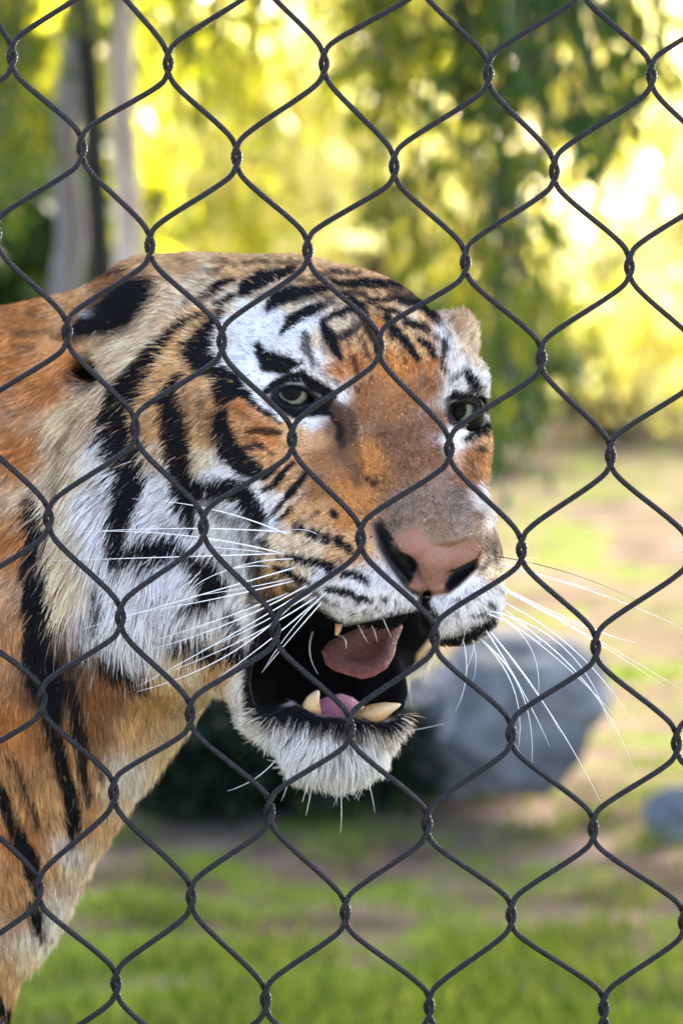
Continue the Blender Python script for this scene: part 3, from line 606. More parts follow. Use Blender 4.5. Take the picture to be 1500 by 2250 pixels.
# black and pale marks: ([(x, y, half-width)...], colour, strength)
K=BLK
MARKS = [
 # crown and forehead
 ([(527,647,8),(543,629,15),(581,610,14),(646,594,7)],K,1),([(590,682,6),(609,657,14),(651,643,14),(716,634,7)],K,1),([(620,728,6),(646,699,13),(683,681,10),(713,672,4)],K,1),
 ([(442,660,5),(483,626,9),(513,612,5)],K,1),([(478,668,8),(506,655,8)],K,1),([(711,713,8),(725,750,12),(749,785,6)],K,1),([(749,738,8),(777,725,8),(788,712,6)],K,.9),([(714,703,6),(744,689,8),(777,680,7)],K,1),
 ([(674,736,8),(669,764,9),(690,803,4)],K,.85),([(567,760,8),(590,798,19),(627,801,16),(657,797,6)],K,1),([(777,790,6),(786,822,5)],K,.8),([(795,678,11),(805,717,9),(823,748,7)],K,.95),([(800,760,6),(812,785,5)],K,.8),
 ([(690,602,4),(753,598,5),(790,600,4)],K,.9),([(730,620,5),(786,624,10),(847,622,9),(893,632,7),(935,652,4)],K,1),([(740,641,7),(777,661,8),(800,672,6)],K,1),
 ([(815,662,6),(870,657,7),(917,669,10),(954,692,9),(970,706,4)],K,1),([(830,680,5),(870,685,5),(893,700,4)],K,1),([(848,697,8),(870,727,10),(893,759,9),(919,786,6)],K,1),([(895,712,8),(938,722,6)],K,1),
 ([(921,748,7),(940,759,7),(956,786,6)],K,1),([(973,755,6),(978,781,6)],K,.95),([(969,790,4),(978,818,5)],K,.95),([(955,738,3),(989,768,4)],K,.85),([(960,706,3),(985,735,3)],K,.6),
 ([(540,575,4),(592,575,4)],K,.8),([(470,572,4),(520,580,4)],K,.6),([(610,575,4),(660,580,4)],K,.7),([(400,575,5),(450,585,4)],K,.5),([(700,650,4),(730,655,4)],K,.7),
 ([(735,840,4),(745,850,4)],K,.6),([(830,770,4),(832,800,3)],K,.5),([(780,845,3),(790,860,3)],K,.5),
 # near temple and cheek
 ([(455,600,3),(490,590,4)],K,.7),([(415,640,3),(450,622,4),(480,600,2)],K,.6),([(380,690,3),(430,655,4)],K,.45),([(520,640,3),(548,650,3)],K,.5),([(600,640,2),(640,625,3)],K,.5),([(660,690,3),(700,690,3)],K,.6),([(735,690,4),(760,700,5)],K,.7),([(760,735,4),(768,760,4)],K,.6),([(815,690,3),(840,700,4)],K,.6),
 ([(740,800,3),(748,820,3)],K,.5),([(850,790,3),(855,812,3)],K,.45),([(880,820,2),(886,840,2)],K,.4),([(810,820,3),(815,842,3)],K,.4),([(930,825,3),(934,846,2)],K,.4),([(700,800,3),(715,830,4)],K,.45),
 ([(520,905,3),(545,915,4)],K,.5),([(560,975,3),(590,985,3)],K,.6),([(625,985,2),(650,975,2)],K,.5),([(540,960,3),(560,968,3)],K,.5),([(660,1000,2),(690,990,2)],K,.4),([(690,1060,2),(705,1045,2)],K,.5),([(655,1100,3),(672,1085,2)],K,.5),([(420,930,3),(415,975,4),(425,1015,2)],K,.4),([(445,880,3),(452,920,4),(450,960,2)],K,.4),
 ([(310,930,3),(320,975,4),(335,1010,2)],K,.35),([(230,1010,3),(215,1060,5)],K,.35),([(170,1120,3),(165,1180,5)],K,.35),([(215,1230,4),(225,1290,5)],K,.3),([(340,1380,4),(380,1420,6)],K,.45),([(470,1370,5),(500,1400,6)],K,.5),
 ([(560,612,4),(600,598,6),(650,590,3)],K,.9),([(560,655,3),(585,640,4)],K,.7),([(650,665,3),(690,655,4)],K,.7),([(700,668,4),(720,662,5),(745,668,3)],K,.8),([(760,640,4),(800,648,6),(825,660,4)],K,.85),
 ([(855,640,4),(905,652,6),(945,675,3)],K,.9),([(880,618,3),(915,630,4)],K,.8),([(640,612,3),(690,618,5),(730,610,3)],K,.8),([(780,690,4),(775,712,5),(765,740,3)],K,.7),([(850,715,3),(862,745,4)],K,.7),([(880,770,3),(890,795,4)],K,.6),([(910,790,3),(925,812,3)],K,.5),
 ([(735,735,4),(745,765,5),(752,790,3)],K,.7),([(705,745,3),(712,775,4)],K,.6),([(800,730,4),(790,752,4)],K,.7),([(935,730,3),(955,745,4)],K,.8),([(945,700,3),(965,720,4)],K,.7),
 ([(340,800,3),(325,840,5),(318,880,3)],K,.35),([(440,860,3),(436,900,5),(440,945,3)],K,.5),([(330,1010,3),(342,1040,4)],K,.4),([(470,1120,5),(520,1150,7),(535,1185,4)],K,.7),([(480,1240,5),(520,1262,7)],K,.5),([(350,1160,4),(400,1165,5)],K,.5),([(300,1290,4),(330,1340,6)],K,.35),([(545,1225,6),(560,1290,8),(548,1330,5)],K,.8),([(590,1178,5),(580,1215,6)],K,.7),
 ([(482,690,10),(455,728,16),(430,770,26),(440,795,24),(470,792,14)],K,1),([(475,815,12),(505,842,20),(488,866,16),(520,848,12)],K,1),([(490,905,9),(487,948,15),(503,988,17),(540,1024,16),(572,1040,9)],K,1),
 ([(470,905,5),(466,950,7),(468,985,4)],K,.55),([(540,985,5),(575,981,4)],K,.9),([(548,946,6),(590,950,7),(617,948,5)],K,.9),([(530,1000,4),(560,1008,4)],K,.6),
 ([(527,862,9),(557,877,9),(590,906,8),(615,926,5)],K,1),([(560,868,4),(590,893,5),(616,918,5)],WHT,1),
 ([(384,832,8),(371,872,15),(374,916,18),(386,960,20),(388,1005,18),(398,1058,18),(404,1110,17),(422,1160,8)],K,1),([(410,850,4),(408,905,7),(404,950,5)],K,.55),
 ([(400,1078,14),(480,1072,14),(535,1080,14),(558,1130,17),(570,1150,10)],K,1),([(430,1110,7),(470,1100,8)],K,.7),([(552,1160,7),(558,1184,6)],K,.8),([(520,1035,4),(530,1060,6)],K,.6),
 ([(446,686,3),(412,704,4),(382,724,6),(346,764,10),(306,812,15),(274,858,21),(258,905,25),(256,960,24),(276,1005,25),(286,1050,24),(278,1095,22),(268,1140,17),(254,1200,12)],K,1),
 ([(256,1210,13),(320,1214,18),(380,1206,16),(404,1224,8)],K,1),([(420,1222,11),(452,1262,20),(472,1292,19),(440,1326,11),(398,1344,5)],K,1),([(500,1350,8),(522,1396,6)],K,.9),([(385,1412,7),(452,1428,14),(525,1438,13)],K,1),
 ([(208,1295,6),(214,1356,9)],K,.9),([(148,1030,5),(120,1085,5)],K,.55),([(165,915,5),(140,985,7),(128,1040,5)],DBR,.6),([(200,930,4),(165,990,4)],DBR,.4),([(232,1462,8),(280,1480,13),(316,1494,10)],K,1),([(200,1420,6),(260,1455,9)],K,.8),
 # neck, breast, leg
 ([(66,1090,8),(78,1200,16),(78,1300,18),(84,1400,24),(96,1490,26),(112,1560,16),(124,1628,12),(142,1699,10),(156,1752,12),(164,1805,12),(155,1845,4)],K,1),
 ([(150,1500,14),(165,1545,9),(174,1610,12),(181,1670,10),(192,1742,7),(195,1765,3)],K,.95),([(206,1655,4),(230,1710,4)],K,.8),([(21,1668,4),(50,1713,5),(68,1763,5),(86,1820,3)],K,.9),
 ([(-30,1690,6),(0,1734,7),(21,1788,9),(43,1841,12),(66,1884,14),(72,1935,9)],K,1),([(72,1990,11),(85,2037,8),(104,2066,3)],K,1),([(-20,2190,14),(10,2225,15),(24,2250,12)],K,1),([(40,735,7),(110,728,7)],DBR,.6),([(40,765,6),(70,762,6)],DBR,.5),([(230,605,5),(280,590,5)],K,.5),([(90,700,5),(60,690,5)],DBR,.4),
 # round the eyes
 ([(558,1430,8),(551,1480,9),(552,1540,9),(562,1575,7)],K,1),([(700,1612,10),(742,1616,18),(785,1622,12)],GRY,.6),([(742,1660,10),(750,1690,6)],GRY,.4),([(600,1605,8),(640,1620,8)],GRY,.4),
 ([(580,863,5),(598,849,8),(616,836,10),(640,829,11),(668,831,11),(695,848,12),(724,872,13)],K,1),([(596,878,8),(622,899,10),(655,907,10),(695,905,11),(722,895,13)],K,1),([(715,885,11),(738,905,12),(748,940,10),(742,965,6)],K,1),
 ([(745,895,14),(764,925,16),(768,958,12)],DBR,.9),([(758,940,22),(772,1000,20),(788,1060,10)],DBR,.55),([(742,930,6),(752,975,8)],K,.7),
 ([(984,880,5),(1002,870,8),(1025,869,9),(1050,880,9),(1074,896,8)],K,1),([(986,905,7),(994,930,6),(1015,934,7),(1045,915,6)],K,1),([(1040,900,14),(1060,897,10)],K,1),([(990,838,4),(1012,822,4)],K,.8),
 ([(1022,820,6),(1038,838,12),(1054,856,9)],K,1),([(1035,855,4),(1050,862,5)],K,.8),([(1084,924,6),(1064,945,10),(1026,964,5)],K,1),([(1054,987,7),(1060,992,5)],K,.8),([(1087,985,3),(1080,1015,3)],K,.8),([(1030,1015,3),(1048,1050,3)],K,.6),([(985,700,5),(1000,715,6)],K,.4),
 # muzzle
 ([(645,1014,4),(617,1046,7),(602,1069,6),(577,1079,3)],K,1),([(604,1036,5),(579,1051,6)],K,1),([(674,1042,5),(652,1069,8),(629,1092,7),(612,1112,5),(588,1139,3)],K,1),([(638,1120,5),(612,1145,4)],K,1),
 ([(655,1157,9),(662,1159,8)],K,1),([(684,1172,9),(692,1175,9)],K,1),([(714,1178,9),(720,1184,8)],K,1),([(744,1188,10),(748,1194,9)],K,1),([(766,1204,7),(774,1212,5)],K,1),([(733,1129,7),(735,1131,7)],K,1),([(807,1050,5),(811,1053,5)],K,.9),([(823,1060,5),(826,1064,5)],K,.9),([(595,994,4),(600,997,4)],K,.7),([(697,1126,4),(700,1128,4)],K,.8),([(650,1150,5),(690,1132,4)],GRY,.6),
 ([(632,1221,5),(662,1228,7),(698,1233,8),(724,1248,11)],K,1),([(605,1248,5),(642,1262,8),(674,1278,6)],K,1),([(576,1192,8),(584,1195,7)],K,.9),([(554,1222,8),(570,1246,8)],K,.9),([(570,1262,7),(600,1285,6)],K,.7),([(752,1258,6),(784,1264,8),(809,1279,5)],K,1),
 ([(719,1291,6),(754,1299,8),(784,1311,7),(812,1316,6)],K,1),([(838,1316,5),(846,1320,4)],K,.9),([(798,1345,4),(802,1347,4)],K,.8),([(828,1338,4),(832,1341,4)],K,.8),([(858,1345,3),(861,1347,3)],K,.8),([(770,1345,4),(775,1350,4)],K,.8),([(680,1300,5),(720,1318,5)],K,.8),([(645,1290,5),(665,1300,5)],K,.8),
 ([(944,1232,2),(942,1262,3),(940,1285,4)],BRN,.5),([(918,1296,7),(945,1300,8),(968,1294,7)],DBR,.7),([(668,1196,3),(672,1198,3)],K,.7),([(640,1205,3),(643,1207,3)],K,.7),([(745,1232,3),(748,1234,3)],K,.7),([(690,1256,3),(694,1258,3)],K,.7),([(722,1268,3),(726,1270,3)],K,.7),([(655,1282,4),(660,1284,4)],K,.8),([(690,1284,4),(696,1288,4)],K,.8),
 ([(610,1222,5),(618,1228,5)],K,.8),([(598,1268,5),(608,1276,5)],K,.8),([(625,1290,5),(640,1300,6)],K,.8),([(690,1325,4),(700,1330,4)],K,.8),([(735,1328,4),(745,1332,4)],K,.8),([(785,1326,3),(790,1328,3)],K,.7),([(815,1352,3),(818,1354,3)],K,.7),([(845,1356,3),(848,1358,3)],K,.7),([(870,1320,3),(874,1322,3)],K,.6),([(885,1340,3),(888,1342,3)],K,.6),
 ([(990,1322,3),(994,1324,3)],K,.7),([(1022,1330,3),(1026,1332,3)],K,.7),([(1010,1375,3),(1014,1377,3)],K,.7),([(1035,1372,4),(1042,1374,4)],K,.8),([(1058,1345,4),(1064,1348,4)],K,.8),([(975,1365,3),(979,1367,3)],K,.6),
 ([(930,1296,14),(935,1325,11),(940,1352,15)],K,1),([(1004,1318,4),(1008,1321,4)],K,.8),([(1036,1308,4),(1042,1311,4)],K,.7),([(1074,1325,6),(1086,1335,6)],K,.9),([(1040,1350,4),(1070,1352,5)],K,.8),([(985,1348,3),(1010,1355,4)],K,.6),([(1073,1236,6),(1062,1252,5)],K,.7),([(1083,1215,4),(1090,1240,4)],K,.6),
 ([(560,1565,10),(610,1580,10),(650,1575,12),(690,1590,12),(745,1594,12),(800,1600,12),(850,1602,12),(884,1582,10)],K,1),([(745,1615,12),(775,1635,14),(800,1625,10)],K,.55),([(640,1600,10),(700,1612,10)],K,.4),([(830,1625,10),(850,1632,8)],K,.4)]
AREAS = [  # soft-edged areas: polygon, colour, feather
 ([(642+(a-642)*1.24, 868+(b-868)*1.26) for a, b in NEAR_EYE], K, 4), ([(1012+(a-1012)*1.28, 902+(b-902)*1.36) for a, b in FAR_EYE], K, 4),
 (MOUTH, (.0025,.0025,.003), 8),  # darkness inside the mouth, painted onto its lining
 ([(856,1186),(905,1160),(950,1195),(1045,1180),(1062,1205),(1050,1250),(985,1308),(930,1312),(888,1292)], BRN, 4),
 ([(530,1535),(600,1552),(650,1545),(700,1570),(780,1578),(850,1585),(890,1560),(898,1578),(880,1600),(845,1611),(800,1612),(740,1606),(690,1603),(645,1592),(605,1598),(560,1588)], K, 5),
 ([(560,1345),(600,1322),(650,1312),(700,1330),(750,1372),(700,1385),(640,1400),(590,1450),(545,1470)], K, 8),
 ([(546,1425),(575,1395),(600,1420),(610,1560),(572,1588),(548,1568),(538,1500)], K, 7),
 ([(880,1440),(915,1420),(915,1500),(900,1580),(870,1590)], K, 5),
 ([(955,1400),(1000,1393),(1050,1372),(1088,1345),(1094,1372),(1040,1412),(1000,1432),(965,1428)], K, 6),
 ([(816,1150),(835,1140),(852,1172),(880,1215),(908,1225),(922,1262),(906,1290),(930,1308),(905,1310),(880,1286),(856,1252),(828,1205)], (.020,.019,.023), 6),
 ([(834,1148),(850,1163),(872,1203),(900,1220),(923,1245),(920,1274),(905,1287),(886,1264),(862,1232),(844,1195)], K, 4),  # groove beside the nostril wing, its deep shade painted black
 ([(975,1296),(985,1262),(1012,1240),(1048,1226),(1042,1255),(1010,1288),(985,1304)], K, 4),
 ([(116,741),(150,750),(250,737),(300,712),(332,665),(350,615),(320,598),(270,612),(205,662),(152,708)], K, 13),
 ([(165,800),(192,788),(228,802),(232,832),(214,850),(188,856),(164,840)], (.02,.013,.008), 14),  # ear hollow: mostly shade, painted as near-black brown
]
NOSE_LEATHER = [(860,1192),(876,1170),(905,1163),(930,1178),(950,1198),(985,1204),(1020,1190),(1042,1183),(1054,1203),(1046,1226),(1012,1242),(986,1262),(974,1292),(945,1302),(922,1300),(897,1290),(908,1268),(920,1242),(905,1222),(880,1212)]

def coat_colour(x, y, rng=None, warp=1.0):
    """linear RGB of the coat at plate points"""
    n = len(x); out = np.zeros((n, 3)); CH = 40000
    bx = np.array([b[0] for b in BASE], float); by = np.array([b[1] for b in BASE], float); bc = np.array([b[2] for b in BASE])
    for i in range(0, n, CH):
        X = x[i:i+CH].astype(float); Y = y[i:i+CH].astype(float)
        wx = X + warp*(2.2*np.sin(Y*.061+X*.03) + 1.2*np.sin(Y*.17+1.7)); wy = Y + warp*(2.2*np.sin(X*.073+Y*.05) + 1.2*np.sin(X*.19+.6))
        d2 = (wx[:, None]-bx)**2 + (wy[:, None]-by)**2
        w = 1/(d2+180.)**2
        c = (w@bc)/w.sum(1)[:, None]
        # flank stripes beyond the traced part
        st = np.sin(X*.028+2.2*np.sin(Y*.004)+.8*np.sin(Y*.011+X*.002)) - .62 - .25*np.sin(Y*.007+X*.01)
        a = np.clip(st*6, 0, 1)*np.clip((-60-X)/90, 0, 1)*np.clip((3300-Y)/500, 0, 1)
        c = c*(1-a[:, None]) + np.array(BLK)*a[:, None]
        for pts, col, al in MARKS:
            P = np.array(pts, float); P[:, 2] = P[:, 2]*(1.5 if P[:, 0].mean() < 570 and P[:, 1].mean() > 780 and col is K else 1.2)+.8; m = P[:, 2].max()+6
            sel = np.nonzero((wx > P[:, 0].min()-m) & (wx < P[:, 0].max()+m) & (wy > P[:, 1].min()-m) & (wy < P[:, 1].max()+m))[0]
            if not len(sel): continue
            qx = wx[sel]; qy = wy[sel]; best = np.full(len(sel), 1e9)
            for (ax, ay, ra), (ex, ey, rb) in zip(P[:-1], P[1:]):
                dx, dy = ex-ax, ey-ay
                t = np.clip(((qx-ax)*dx+(qy-ay)*dy)/(dx*dx+dy*dy+1e-9), 0, 1)
                best = np.minimum(best, np.hypot(qx-ax-t*dx, qy-ay-t*dy)-(ra+(rb-ra)*t))
            aa = np.clip(.5-best/7.5, 0, 1)*al
            c[sel] = c[sel]*(1-aa[:, None]) + np.array(col)*aa[:, None]
        for poly, col, f in AREAS + [(NOSE_LEATHER, PNK, 2.5)]:
            P = np.array(poly, float)
            sel = np.nonzero((X > P[:, 0].min()-f) & (X < P[:, 0].max()+f) & (Y > P[:, 1].min()-f) & (Y < P[:, 1].max()+f))[0]
            if not len(sel): continue
            aa = np.clip(.5-poly_sd(X[sel], Y[sel], P)/(2*f), 0, 1)
            c[sel] = c[sel]*(1-aa[:, None]) + np.array(col)*aa[:, None]
        sp = np.hypot((X-190)/16, (Y-690)/10)
        aa = np.clip((1.2-sp)*1.5, 0, 1)*.22
        c = c*(1-aa[:, None]) + np.array(WHT)*aa[:, None]
        out[i:i+CH] = c
    return out

# lie of the coat: x, y, dx, dy, lift off the skin, length
LIE = [
 (900,1050,-.15,-1,.25,11),(950,1160,-.05,-1,.25,10),(860,960,-.1,-1,.25,12),(800,1080,-.6,-.8,.25,12),(860,840,-.05,-1,.28,11),(830,740,-.1,-1,.3,14),(760,760,-.3,-1,.3,14),(920,760,.15,-1,.3,13),
 (800,630,-.35,-.9,.3,13),(700,610,-.6,-.7,.3,15),(560,590,-.8,-.5,.3,17),(620,760,-.55,-.75,.3,16),(560,700,-.75,-.55,.3,18),(690,830,-.75,-.6,.3,14),(620,830,-.9,-.35,.28,12),(940,690,.2,-.9,.3,14),
 (560,940,-1,.1,.28,14),(640,960,-.95,.1,.28,10),(720,1000,-.8,.3,.25,8),(640,1060,-.9,.45,.28,12),(720,1110,-.8,.5,.28,9),(500,1000,-.9,.3,.3,20),(430,900,-.9,.35,.32,26),(450,760,-.85,-.2,.32,24),
 (360,760,-.9,.05,.38,36),(290,760,-.95,.1,.42,48),(400,660,-.85,-.3,.35,30),(300,850,-.92,.25,.4,50),(210,930,-.92,.38,.42,64),(150,1000,-.85,.5,.42,70),(280,1030,-.8,.55,.4,56),(200,1100,-.6,.8,.42,76),(120,1200,-.45,.9,.42,76),
 (360,1080,-.75,.6,.36,44),(460,1080,-.75,.55,.33,30),(520,1150,-.65,.7,.33,28),(300,1250,-.35,.95,.42,72),(180,1320,-.3,1,.45,80),(400,1250,-.5,.85,.38,48),(500,1280,-.5,.8,.33,32),(280,1400,-.1,1,.45,74),(400,1380,-.15,1,.42,64),(480,1400,-.2,1,.38,46),(560,1330,-.5,.8,.3,22),
 (350,620,-.9,.3,.35,34),(270,670,-.9,.4,.28,22),(180,720,-.95,.3,.22,18),(130,738,-.95,.2,.18,8),
 (60,800,-.95,.3,.3,30),(50,1000,-.85,.5,.3,30),(30,1250,-.6,.8,.3,30),(100,670,-.95,0,.38,32),(250,600,-.95,-.05,.38,30),(30,1500,-.2,1,.3,32),(-300,1000,-1,.2,.3,30),
 (110,1450,0,1,.35,46),(250,1520,.1,1,.4,52),(400,1500,.15,1,.42,56),(300,1620,.25,1,.42,50),(180,1620,.2,1,.35,46),(240,1740,.2,1,.42,46),(100,1700,.2,1,.32,38),(60,1850,.2,1,.32,36),(140,1880,.3,1,.42,44),(90,2040,.35,.95,.42,42),(30,2150,.3,1,.35,36),(-100,2000,.1,1,.3,30),
 (700,1200,-.8,.45,.3,15),(640,1230,-.85,.45,.3,16),(760,1270,-.55,.8,.3,14),(830,1300,-.3,.95,.32,14),(870,1340,-.1,1,.36,16),(760,1340,-.5,.85,.34,15),(680,1300,-.7,.7,.3,14),
 (1000,1310,.1,1,.32,14),(1060,1320,.4,.9,.34,15),(1060,1250,.6,.5,.3,10),(1000,1390,.1,1,.36,16),(1060,1150,.7,-.2,.25,8),
 (1040,850,.6,-.7,.35,16),(1010,810,.2,-.9,.35,16),(1070,900,.9,-.1,.35,14),(1075,980,.8,.5,.3,14),(1085,1100,.6,.8,.45,40),(1000,980,.3,.6,.25,9),(980,725,.3,-.9,.4,26),(1015,720,.6,-.75,.48,42),(1040,770,.85,-.45,.48,40),
 (740,1660,-.05,1,.5,56),(660,1640,-.42,.9,.48,52),(600,1600,-.65,.72,.45,40),(820,1640,.42,.9,.48,52),(870,1600,.68,.7,.45,36),(740,1610,-.1,1,.4,30),(545,1540,-.85,.5,.36,22),(548,1480,-.85,.5,.34,20),(912,1500,.9,.35,.4,18),(925,1435,.7,.5,.4,22),(560,1590,-.8,.5,.48,40)]
def lie_of(x, y):
    L = np.array(LIE, float); out = np.zeros((len(x), 4))
    for i in range(0, len(x), 60000):
        d2 = (x[i:i+60000, None]-L[:, 0])**2 + (y[i:i+60000, None]-L[:, 1])**2
        w = 1/(d2+300.)**2
        out[i:i+60000] = (w@L[:, 2:])/w.sum(1)[:, None]
    return out
BARE = [[(MOUTH, 4)], [(NOSE_LEATHER, 3)], [(NEAR_EYE, 7)], [(FAR_EYE, 7)], [(AREAS[9][0], -2)], [(AREAS[11][0], 2)]]
def bare(x, y):
    m = np.zeros(len(x), bool)
    for b in BARE:
        for poly, g in b:
            P = np.array(poly, float)
            sel = np.nonzero((x > P[:, 0].min()-10) & (x < P[:, 0].max()+10) & (y > P[:, 1].min()-10) & (y < P[:, 1].max()+10))[0]
            if len(sel): m[sel[poly_sd(x[sel].astype(float), y[sel].astype(float), P) < g]] = True
    return m
def seen_xy(V, N):
    """where on the painted side a point takes its markings from: the turned-away half of the head mirrors the near half"""
    R = V-EYE_MID; l = R@AX_L; f = R@AX_F
    m = (l > 0) & (f > -420) & (N[:, 2] < -.05) & (V[:, 0] > 560)
    x = V[:, 0].copy(); y = V[:, 1].copy()
    P = V[m] - 2*l[m][:, None]*AX_L
    x[m] = P[:, 0]; y[m] = P[:, 1]
    return x, y

def grow_coat(V, Q, N, rng, density=1.0):
    """roots and shapes of the hairs: K points each, with colour and width"""
    tri_n = np.cross(V[Q[:, 2]]-V[Q[:, 0]], V[Q[:, 3]]-V[Q[:, 1]]); A = .5*np.linalg.norm(tri_n, axis=1)
    C = V[Q].mean(1); NC = N[Q].mean(1)
    near = (C[:, 0] > -140) & (C[:, 1] < 2420) & ((NC[:, 2] > -.55))
    Lq = lie_of(C[:, 0], C[:, 1])[:, 3]
    want = A*density*1.25/np.maximum(Lq, 6)**.76*near*np.where(NC[:, 2] < -.2, .5, 1)
    far = (~near) & (C[:, 0] > -500) & (C[:, 1] < 2600); want = want + A*.004*far
    cnt = rng.poisson(want); qi = np.repeat(np.arange(len(Q)), cnt); n = len(qi)
    a = rng.random(n)[:, None]; b = rng.random(n)[:, None]; q = Q[qi]
    root = (V[q[:, 0]]*(1-a)*(1-b) + V[q[:, 1]]*a*(1-b) + V[q[:, 2]]*a*b + V[q[:, 3]]*(1-a)*b)
    nn = (N[q[:, 0]]*(1-a)*(1-b) + N[q[:, 1]]*a*(1-b) + N[q[:, 2]]*a*b + N[q[:, 3]]*(1-a)*b); nn /= np.linalg.norm(nn, axis=1, keepdims=True)
    keep = ~(bare(root[:, 0], root[:, 1]) & (nn[:, 2] > -.2)); root = root[keep]; nn = nn[keep]; n = len(root)
    sx, sy = seen_xy(root, nn)
    L = lie_of(sx, sy)
    mir = sx != root[:, 0]
    T = np.concatenate([L[:, :2], np.zeros((n, 1))], 1)
    lm = T[mir]; T[mir] = lm - 2*(lm@AX_L)[:, None]*AX_L
    # unruly patches and single strays
    ph = rng.random(8)*6.28
    wob = .22*np.sin(root[:, 0]*.043+root[:, 1]*.021+ph[0]) + .16*np.sin(root[:, 1]*.071-root[:, 0]*.033+ph[1]) + rng.normal(0, .17, n)
    c, s = np.cos(wob), np.sin(wob); T = np.stack([T[:, 0]*c-T[:, 1]*s, T[:, 0]*s+T[:, 1]*c, T[:, 2]], 1)
    T = T - nn*(T*nn).sum(1)[:, None]
    T /= np.linalg.norm(T, axis=1, keepdims=True)+1e-6
    lift = (L[:, 2]+rng.normal(0, .07, n)).clip(.08, .8)
    D = T*np.sqrt(1-lift**2)[:, None] + nn*lift[:, None]
    ln = L[:, 3]*rng.uniform(.65, 1.25, n)
    stray = rng.random(n) < .03; ln[stray] *= 1.35
    # clumps: tips lean to the nearest of a jittered lattice of tufts
    cs = np.clip(L[:, 3]*.42, 7, 30); cs = 2**np.round(np.log2(cs))
    best = np.full(n, 1e9); tgt = root[:, :2].copy(); tuft = np.zeros(n)
    hx = np.floor(root[:, 0]/cs); hy = np.floor(root[:, 1]/cs)
    for i in (-1, 0, 1):
        for j in (-1, 0, 1):
            u = hx+i; v = hy+j
            r1 = np.abs(np.sin(u*12.9898+v*78.233+cs)*43758.5453) % 1; r2 = np.abs(np.sin(u*39.346+v*11.135+cs)*24634.6345) % 1
            px = (u+r1)*cs; py = (v+r2)*cs; d = np.hypot(px-root[:, 0], py-root[:, 1])
            m = d < best; best[m] = d[m]; tgt[m, 0] = px[m]; tgt[m, 1] = py[m]; tuft[m] = (r1*7.13+r2*3.7)[m] % 1
    pull = np.zeros((n, 3)); pull[:, :2] = (tgt-root[:, :2])*(.45*np.clip(L[:, 3]/40, .15, 1))[:, None]
    K = 5; t = np.linspace(0, 1, K)
    sag = np.array([0, 1, 0])*(.22*ln*np.clip(L[:, 3]/60, 0, 1))[:, None]
    P = np.stack([root - nn*1.5 + D*(ln*tt)[:, None] - nn*(.32*ln*lift*tt**2)[:, None] + (pull + sag)*tt**2 for tt in t], 1)
    mid = P[:, 2]*.4+P[:, 3]*.6
    off = mid-root
    cx = np.where(mir, sx, root[:, 0]+off[:, 0]*.8) + rng.normal(0, 2.2, n); cy = np.where(mir, sy, root[:, 1]+off[:, 1]*.8) + rng.normal(0, 2.2, n)
    wild = 1 + 3.2*(rng.random(n) < .13); sl = rng.normal(0, .14, n)*ln*wild; cx = cx + T[:, 0]*sl*(~mir); cy = cy + T[:, 1]*sl*(~mir)
    col = coat_colour(cx, cy)
    dark = col.max(1) < .05
    brk = dark & (rng.random(n) < .018) & ~bare(cx, cy) & (poly_sd(cx, cy, np.array(AREAS[12][0], float)) > 0); col[brk] = np.array(TAN)*.4
    col *= np.exp(rng.normal(-.02, 1, n)*np.where(L[:, 3] < 14, .36, .26) + (tuft-.5)*np.where(L[:, 3] < 14, .9, .55))[:, None]
    ag = (rng.random(n) < .06) & ~dark; col[ag] *= .45
    pale = (rng.random(n) < .02) & ~dark & (L[:, 3] > 14); col[pale] = col[pale]*.5+np.array(WHT)*.45
    rad = np.clip(.82+L[:, 3]*.005, .82, 1.2)*rng.uniform(.75, 1.25, n)
    return P.astype(np.float32), col.clip(0, .85).astype(np.float32), rad.astype(np.float32), nn.astype(np.float32)
# ---- COAT-END
# ------------------------------------------------------------------ tiger
F_ = tiger_field(1.0)
TV, TQ = surface_nets(F_)
TV = relax(TV, TQ, 2); TN = vert_normals(TV, TQ)
sx, sy = seen_xy(TV, TN)
coat = coat_colour(sx, sy)
hairless = np.where(poly_sd(sx, sy, np.array(MOUTH, float)) < 0, .12, 1.)*(bare(sx, sy) | (poly_sd(sx, sy, np.array(MOUTH, float)) < 0))
sm = NT('tiger skin and undercoat')
at = sm.add('ShaderNodeVertexColor', layer_name='coat')
wet = sm.add('ShaderNodeAttribute', attribute_name='bare')
o = sm.obj(); nz = sm.noise(900, 3, .6, o); vz = sm.add('ShaderNodeTexVoronoi'); vz.inputs['Scale'].default_value = 480; sm.l(o, vz.inputs['Vector'])
sm.l(at.outputs[0], sm.p.inputs['Base Color'])
mr = sm.add('ShaderNodeMapRange'); sm.l(wet.outputs['Fac'], mr.inputs[0]); mr.inputs[3].default_value = .95; mr.inputs[4].default_value = .36; sm.l(mr.outputs[0], sm.p.inputs['Roughness'])
mr2 = sm.add('ShaderNodeMapRange'); sm.l(wet.outputs['Fac'], mr2.inputs[0]); mr2.inputs[3].default_value = .05; mr2.inputs[4].default_value = .13; sm.l(mr2.outputs[0], sm.p.inputs['Specular IOR Level'])
sm.bump(vz.outputs[0], .6, .0008)
body = mesh_of('tiger', plate(TV), TQ, sm.m)
ca = body.color_attributes.new('coat', 'FLOAT_COLOR', 'POINT'); ca.data.foreach_set('color', np.concatenate([np.clip(coat, 0, 1), np.ones((len(coat), 1))], 1).astype(np.float32).ravel())
ba = body.attributes.new('bare', 'FLOAT', 'POINT'); ba.data.foreach_set('value', hairless.astype(np.float32))
tiger = link('tiger', body, label='tiger with its mouth open looking out through the wire mesh', category='tiger')
